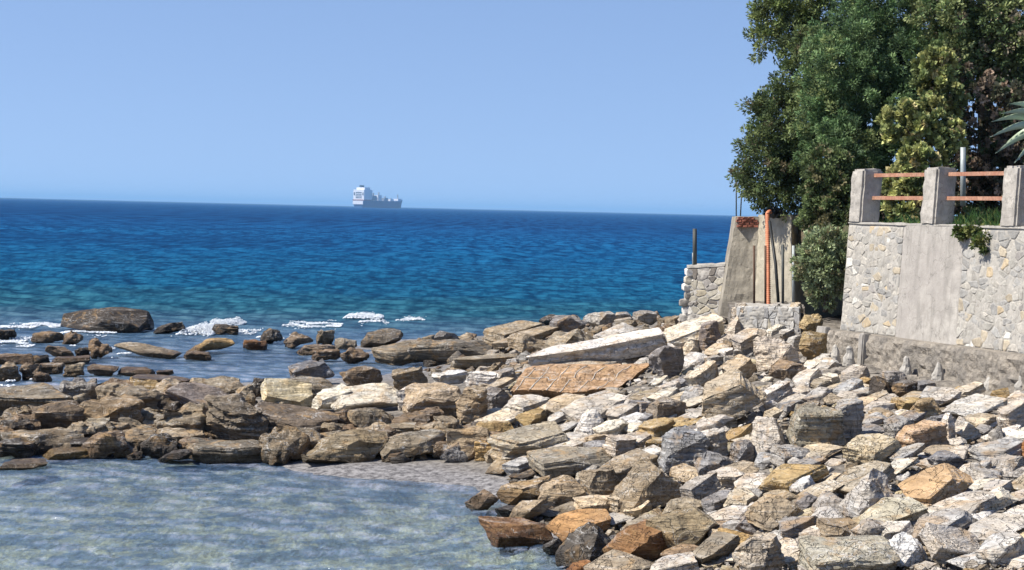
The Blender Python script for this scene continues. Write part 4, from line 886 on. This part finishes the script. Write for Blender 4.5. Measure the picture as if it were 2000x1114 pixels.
def plant(name, label, cat, blobs, base, trunk=None, limbs=(), m='leaf', part='crown', **k):
    e = empty(name, base); tag(e, label, cat)
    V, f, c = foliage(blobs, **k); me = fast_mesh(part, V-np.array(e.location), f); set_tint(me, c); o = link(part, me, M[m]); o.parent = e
    if trunk: tube('trunk', [np.array(q) for q in trunk[0]], trunk[1], M['bark'], 9, e)
    for l in limbs: tube('limb', [np.array(q) for q in l[0]], l[1], M['bark'], 6, e)
    return e
ZG = ZT-.06
def gnd(u, D): q = P(u, 430, D); q[2] = ZG; return q
CYP = [((.115, .185, .075), 4), ((.165, .24, .10), 3), ((.075, .12, .055), 2), ((.21, .25, .10), 1)]
OLV = [((.105, .145, .055), 4), ((.155, .19, .07), 2.2), ((.065, .09, .04), 2.5), ((.18, .15, .09), .5)]
# leaning cypress at the left edge
g = gnd(1590, 41)
def limb(u, v, D, frm, r0_=.07): a = np.array(frm); b = P(u, v, D); return ([a, (a+b)/2+np.array([0, .1, .12]), b], [r0_, r0_*.6, r0_*.2])
t1 = [g, P(1578, 370, 41), P(1585, 290, 41), P(1600, 180, 41)]
plant('cypress_tree', 'dark leaning cypress at the seaward edge, reaching over the buttress', 'tree',
 [B(1505,320,40.5,52,48), B(1490,345,40.3,36,36), B(1530,360,40.3,50,36), B(1560,385,40.6,42,22), B(1535,250,40.6,60,58), B(1528,215,40.6,46,42), B(1580,165,40.8,46,48), B(1585,230,40.6,70,70), B(1590,320,40.6,60,60), B(1478,300,40.4,24,26), B(1600,120,41,60,50)],
 g, (t1, [.14, .12, .10, .05]), [limb(1520,350,40.6,t1[1]), limb(1500,300,40.6,t1[2]), limb(1530,210,40.6,t1[2]), limb(1560,130,41,t1[3])],
 n_clump=1150, n_leaf=56, csize=.36, leaf=.065, cols=OLV, seed=1, upb=.25, needle=4.5)
g = gnd(1660, 44); t2 = [g, P(1640, 250, 43), P(1600, 80, 42), P(1590, 10, 42)]
plant('pine_tree', 'pine branches at the top left of the trees, reaching over the sea', 'tree',
 [B(1530,48,41.5,48,30), B(1505,30,41.4,30,22), B(1500,88,41.4,26,16), B(1555,75,41.5,45,30), B(1570,15,41.5,62,32), B(1540,-25,41.5,60,40), B(1630,20,42,60,50)], g, (t2, [.16, .13, .09, .05]),
 [limb(1505,90,41.4,t2[2],.05), limb(1500,40,41.4,t2[2],.05), limb(1480,98,41.3,P(1530,85,41.5),.025)],
 n_clump=420, n_leaf=60, csize=.30, leaf=.08, cols=[((.14, .18, .06), 4), ((.20, .235, .08), 3), ((.09, .11, .05), 2)], seed=2, upb=.4, needle=6)
g = gnd(1725, 40); t3 = [g, P(1720, 300, 40), P(1715, 100, 40)]
plant('juniper_tree', 'large deep green juniper with feathery sprays in the centre of the grove', 'tree',
 [B(1680,110,39.5,80,80), B(1640,170,39.3,60,70), B(1700,220,39.2,85,75), B(1650,290,39,70,60), B(1740,330,39.2,60,70), B(1760,140,39.5,75,80), B(1720,40,39.8,85,60), B(1800,60,39.8,75,75), B(1690,380,38.8,60,55), B(1620,240,39.4,50,50), B(1830,150,39.8,50,60)],
 g, (t3, [.2, .16, .1]), [limb(1650,200,39.2,t3[1]), limb(1780,150,39.4,t3[1])], n_clump=1400, n_leaf=110, csize=.42, leaf=.068, cols=CYP, seed=3, upb=.35, needle=6.)
g = gnd(1618, 37.6); 
plant('juniper_bush', 'dusty green juniper bush right beside the leftmost pillar', 'bush',
 [B(1612,330,37.3,34,32), B(1625,380,37.2,42,44), B(1600,420,37.2,28,24), B(1640,415,37,30,38), B(1618,440,37,24,22)], g, ([g-np.array([0, 0, .6]), P(1615, 360, 37.4)], [.06, .03]), (),
 n_clump=520, n_leaf=38, csize=.2, leaf=.06, cols=[((.13, .17, .065), 4), ((.085, .115, .045), 3), ((.22, .20, .10), 1.2)], seed=4, upb=.3)
g = gnd(1930, 40)
plant('cypress_tree', 'bushy olive green tree at the top right corner', 'tree',
 [B(1890,40,38.8,80,70), B(1960,50,38.6,70,60), B(2010,60,38.6,60,70), B(1985,110,38.4,50,50), B(1900,-10,39,90,50), B(1870,100,38.8,50,50), B(2040,180,38.8,60,90), B(1930,120,39,60,50)],
 g, ([g, P(1925, 200, 40), P(1920, 60, 40)], [.2, .15, .08]), (), n_clump=900, n_leaf=56, csize=.42, leaf=.07, cols=[((.14, .19, .075), 4), ((.21, .24, .10), 3), ((.26, .22, .15), 1.3)], seed=5, upb=.2)
g = gnd(1800, 36.2)
plant('yellow_shrub', 'bright yellow green shrub behind the second pillar', 'shrub',
 [B(1828,130,37,30,34), B(1815,175,36.9,26,30), B(1770,245,36.4,40,40), B(1820,235,36.5,34,30), B(1850,265,36.4,30,24), B(1812,300,36.2,40,30), B(1862,298,36.4,18,14), B(1852,190,36.9,26,26), B(1790,320,36,34,26), B(1780,400,36,36,34), B(1765,355,36,30,30)],
 g, ([g, P(1805, 320, 36.6), P(1822, 180, 37)], [.07, .05, .03]), [limb(1770,250,36.4,P(1805,330,36.5),.03)],
 n_clump=620, n_leaf=30, csize=.15, leaf=.075, cols=[((.37, .37, .14), 4), ((.25, .28, .10), 3), ((.13, .16, .06), 3.2), ((.42, .36, .18), 1)], seed=6, upb=.5, needle=2.2)
g = gnd(1930, 38.4)
plant('dry_creeper_hedge', 'dark brown half dry creeper hedge behind the rails at right', 'hedge',
 [B(1880,170,37.9,50,60), B(1930,210,37.6,60,70), B(1990,250,37.6,60,80), B(1900,290,37.6,60,60), B(1960,330,37.5,60,60), B(2020,340,37.5,60,70), B(1860,370,37.6,50,50), B(1910,380,37.6,60,40), B(1740,400,38,70,40), B(1830,420,37.8,60,30), B(1960,395,38.5,70,50), B(2030,250,38.6,70,110), B(1850,330,38.6,60,60)],
 g, ([g, P(1930, 250, 38)], [.08, .04]), (), n_clump=1100, n_leaf=34, csize=.2, leaf=.07, cols=[((.08, .08, .05), 4), ((.16, .125, .09), 3), ((.34, .25, .18), 1.8), ((.09, .13, .055), 2)], seed=7, upb=.0, needle=2.4)
g = P(1612, 610, 35.2)
plant('grey_bush', 'grey green bush growing against the left end of the garden wall', 'bush',
 [B(1612,500,35.2,42,46), B(1600,535,35.2,38,40), B(1628,530,35.2,34,46), B(1618,565,35.2,30,30), B(1590,495,35.3,26,28)], g, ([g, P(1614, 560, 35.2)], [.05, .03]), [limb(1600,520,35.2,P(1614,580,35.2),.02), limb(1630,510,35.2,P(1614,580,35.2),.02)],
 n_clump=560, n_leaf=32, csize=.17, leaf=.055, cols=[((.30, .35, .19), 4), ((.21, .25, .12), 3), ((.20, .18, .10), 1.4)], seed=8, upb=.6, needle=4)
# wall tufts
for k, (u, v, ru, rv, lab) in enumerate([(1888,448,9,16,'green tuft hanging over the wall top, the left of two'),(1911,446,6,12,'smaller tuft hanging over the wall top, the right of two'),(1928,478,15,18,'round dark green tuft growing out of the wall stones')]):
    s = wall_s(u, ZT); zz = P(u, v, np.interp(u, [1672, 1968], [34.3, 30]))[2]; c = wp(wall_s(u, zz), zz, .06)
    e = empty('wall_plant', c); tag(e, lab, 'plant'); sc = c[1]/F
    V, f, cc = foliage([(c, (ru*sc, ru*sc*.7, rv*sc))], n_clump=34, n_leaf=26, csize=.11, leaf=.05, cols=[((.08, .12, .03), 3), ((.16, .17, .05), 2), ((.05, .07, .025), 1)], seed=20+k, upb=.1 if k == 2 else -.6, shell=(.1, .9), needle=4)
    me = fast_mesh('leaves', V-c, f); set_tint(me, cc); link('leaves', me, M['leaf']).parent = e
# grass behind the rails
def grass():
    r = np.random.default_rng(9); n = 9000
    s = r.uniform(.3, SE-.5, n); back = r.uniform(.03, 1.7, n)**1.0
    dens = np.where(s > PS[1]+.3, 1, .45); keep = r.random(n) < dens; s, back = s[keep], back[keep]; n = len(s)
    base = A0 + ax*s[:, None] - nw*back[:, None]; base[:, 2] = ZG
    hgt = r.uniform(.10, .42, n)*np.where(s > PS[1]+.3, 1, .7)*np.clip(back*1.8, .25, 1); lean = r.normal(size=(n, 3))*.35; lean[:, 2] = 1; wd = r.normal(size=(n, 3)); wd[:, 2] = 0; wd /= np.linalg.norm(wd, axis=1)[:, None]
    b = .011
    tip = base+lean*hgt[:, None]; midp = base+lean*np.array([.4, .4, 1])*hgt[:, None]*.55
    V = np.stack([base-wd*b, base+wd*b, midp+wd*b*.8, tip, midp-wd*b*.8], 1).reshape(-1, 3)
    f = np.arange(n*5).reshape(-1, 5); c = np.array([(.07, .15, .04), (.05, .12, .04), (.13, .18, .05), (.25, .25, .08)])[r.choice(4, n, p=[.4, .3, .2, .1])]
    me = fast_mesh('grass', V, f); set_tint(me, np.repeat(c*r.uniform(.7, 1.3, (n, 1)), 5, 0)); tag(link('grass', me, M['grass']), 'long green grass behind the orange rails', 'grass', None, 'stuff')
grass()
# agave at the right edge
def agave():
    c = P(2075, 262, 30.4); g = np.array([c[0], c[1], ZG]); e = empty('agave_plant', g); tag(e, 'spiky pale green yucca leaves entering at the right edge', 'plant')
    t = NT('agave_leaf'); p = t.n('NewGeometry').outputs['Position']
    t.l(t.mix(t.noise(p, 9., 3), (.30, .40, .26), (.50, .58, .42)), t.b.inputs['Base Color']); t.b.inputs['Roughness'].default_value = .5
    r = random.Random(4); tube('trunk', [g, (g+c)/2, c], [.13, .11, .12], M['bark'], 10, e)
    tg = [(1943,238),(1940,268),(1950,300),(1962,222),(1988,318),(1975,203),(2020,190),(2060,150),(2110,140),(2160,190),(2190,250),(2180,310),(2040,340),(2090,350),(2130,340),(1965,285)]
    for (u, v) in tg:
        q = P(u-6, v, 30.3+r.uniform(-.5, .5)); L = q-c; n_ = 12; vs = []; fs = []
        side = np.cross(L, [0, 1, 0]); side /= np.linalg.norm(side); nn = np.cross(L, side); nn /= np.linalg.norm(nn)
        for k in range(n_+1):
            t_ = k/n_; ctr = c + L*t_ + np.array([0, 0, .16*math.sin(t_*math.pi)]); wd = .075*math.sin(min(1, t_*1.5+.22)*math.pi/2)*(1-t_**2.2)+.002
            for a, h in ((-1, .012), (0, -.012), (1, .012)): vs.append(ctr+side*a*wd+nn*h)
            for a, h in ((1, .004), (0, -.024), (-1, .004)): vs.append(ctr+side*a*wd*.9+nn*h)
        for k in range(n_):
            for j in range(6): fs.append((k*6+j, k*6+(j+1) % 6, (k+1)*6+(j+1) % 6, (k+1)*6+j))
        link('leaf', mesh('leaf', [x-g for x in vs], fs), t.m, None, True).parent = e
agave()
# ------------------------------------------------------------------ foam
def foam():
    t = NT('sea_foam'); p = t.n('NewGeometry').outputs['Position']; t.b.inputs['Base Color'].default_value = (.82, .85, .87, 1); t.b.inputs['Roughness'].default_value = .8
    t.bump(t.noise(p, 14., 5, .7), .8, .05)
    r = random.Random(2)
    def strip(u0_, u1_, v, hpx, dpx, lab=None, splash=0, dens=1.):
        D = (ray((u0_+u1_)/2, v)*(-H/ray((u0_+u1_)/2, v)[2]))[1]; k = D/F
        x0_, x1_ = P(u0_, v, D)[0], P(u1_, v, D)[0]; n = int((u1_-u0_)*(hpx*2.6+(9 if hpx < 8 else 14))*dens); vs = []; fs = []
        for _ in range(n):
            a = r.random(); env = math.sin(a*math.pi)**.5; x = x0_+(x1_-x0_)*a; lump = .55+1.1*abs(noise.noise(Vector((x*2.3, u0_, 0)))) + splash*max(0, noise.noise(Vector((x*3.5, 7, u0_))))
            y = D + r.gauss(0, .35)*dpx + dpx*.8*noise.noise(Vector((x*.9, 0, u0_)))
            if hpx < 8 and noise.noise(Vector((x*1.6, y*1.2, u0_*.1))) < .10: continue
            h = r.random()**1.6; z = hpx*k*env*h*lump; sz = r.uniform(.012, .036)*(1-.5*h)*(1.25 if hpx > 8 else 1)
            c = len(vs)
            for dx_, dy_, dz_ in ((1, 0, 0), (0, 1, 0), (-1, 0, 0), (0, -1, 0), (0, 0, .7), (0, 0, -.7)): vs.append((x+dx_*sz*r.uniform(.8, 1.8), y+dy_*sz, z+.03+dz_*sz*r.uniform(.5, 1.2)))
            for i in range(4): fs.append((c+i, c+(i+1) % 4, c+4)); fs.append((c+(i+1) % 4, c+i, c+5))
        o = link('sea_foam', mesh('sea_foam', vs, fs), t.m, None, True); tag(o, lab, 'foam', None, 'stuff')
    strip(676, 748, 621, 11, 1.2, 'short white breaking wave out in the sea', .5)
    strip(358, 425, 651, 19, 1.6, 'white splash between the dark sea rocks', .9)
    strip(415, 476, 634, 15, 1.0, 'spray rising behind the small dark rock', 1.8, .45)
    for (a, b, v, h) in [(560,668,634,4),(585,665,639,3),(0,70,640,4),(45,125,637,4),(0,60,664,5),(20,80,673,4),(130,230,650,4),(460,505,649,4),(170,260,690,4),(118,175,684,5),(0,50,668,3),(505,560,660,3),(775,830,626,3),(20,60,745,3),(700,760,632,3)]:
        strip(a, b, v, h, 1.7, 'thin streak of white foam on the water')
foam()
# ------------------------------------------------------------------ ship
def ship():
    D = 6000.; c = P(742, 402, D); c[2] = -1.; e = empty('cargo_ship', c); tag(e, 'hazy white and blue cargo ship on the horizon', 'ship'); e.rotation_euler = (0, 0, rad(62))
    def part(name, bm, m, par=e):
        bmesh.ops.recalc_face_normals(bm, faces=bm.faces); o = link(name, bm_mesh(name, bm), M[m]); o.parent = par; return o
    def bx(x0, x1, y0, y1, z0, z1, bm=None):
        bm = bm or bmesh.new(); v = [bm.verts.new(q) for q in ((x0,y0,z0),(x1,y0,z0),(x1,y1,z0),(x0,y1,z0),(x0,y0,z1),(x1,y0,z1),(x1,y1,z1),(x0,y1,z1))]
        for f in ((0,1,2,3),(4,5,6,7),(0,1,5,4),(1,2,6,5),(2,3,7,6),(3,0,4,7)): bm.faces.new([v[i] for i in f])
        return bm
    # hull: stations from stern (-x) to bow (+x)
    Ls = [(-118, 15, 19, 21), (-108, 19, 19.5, 21), (-60, 20, 20, 21), (40, 20, 20, 21), (80, 16, 19, 22), (108, 6, 12, 25), (122, .5, 2.5, 27)]
    bm = bmesh.new(); rings = []
    for x, wb, wt, h in Ls: rings.append([bm.verts.new(q) for q in ((x-(6 if x > 100 else 0), -wb*.85, -3), (x, -wt, h), (x, wt, h), (x-(6 if x > 100 else 0), wb*.85, -3))])
    for A, B_ in zip(rings, rings[1:]):
        for k in range(4): bm.faces.new((A[k], A[(k+1) % 4], B_[(k+1) % 4], B_[k]))
    bm.faces.new(rings[0]); bm.faces.new(rings[-1]); part('hull', bm, 'ship_blue')
    part('stern_panel', bx(-121, -118.2, -17, 17, 10, 20), 'ship_white')
    part('deck_stripe', bx(-119, -84, -19.5, 19.5, 21.05, 23.5), 'ship_red')
    s = part('superstructure', bx(-117, -72, -18, 18, 23.6, 52), 'ship_white')
    part('bridge', bx(-108, -78, -14, 14, 52.1, 59), 'ship_white'); 
    for j in range(4): part('window', bx(-117.6, -116.9, -10, 10, 28+j*5, 30+j*5), 'ship_dark', s)
    for y0 in (-16, 13): part('window', bx(-117.6, -116.9, y0, y0+3, 36, 44), 'ship_dark', s)
    part('funnel', bx(-106, -96, -5, 5, 59.1, 65), 'ship_dark')
    for k, (x, hh) in enumerate([(-52, 20), (-22, 22), (14, 12), (46, 8)]):
        part('deck_tank', bx(x-10, x+10, -13, 13, 21.2, 21.2+hh*.75), 'ship_white' if k in (1, 3) else 'ship_grey')
        part('crane', bx(x+12, x+15, -2, 2, 21.2, 21.2+hh*1.15), 'ship_grey')
    part('mast', bx(98, 100, -1, 1, 24, 42), 'ship_grey'); part('forecastle', bx(88, 108, -8, 8, 23, 29), 'ship_white')
ship()
# ------------------------------------------------------------------ haze
HAZE = True
if HAZE:
    x0, x1, y0, y1, z0, z1 = -45000., 45000., -300., 46000., -4.4, 72.
    vs = [(x0,y0,z0),(x1,y0,z0),(x1,y1,z0),(x0,y1,z0),(x0,y0,z1),(x1,y0,z1),(x1,y1,z1),(x0,y1,z1)]
    me = mesh('haze', vs, [(3,2,1,0),(4,5,6,7),(0,1,5,4),(1,2,6,5),(2,3,7,6),(3,0,4,7)])
    hm = bpy.data.materials.new('haze'); hm.use_nodes = True; t = hm.node_tree; t.nodes.remove(t.nodes['Principled BSDF'])
    pv = t.nodes.new('ShaderNodeVolumePrincipled'); pv.inputs['Color'].default_value = (.36, .66, 1., 1); pv.inputs['Density'].default_value = 7.5e-5; pv.inputs['Anisotropy'].default_value = 0.
    t.links.new(pv.outputs[0], t.nodes['Material Output'].inputs['Volume'])
    tag(link('haze', me, hm), kind='stuff')
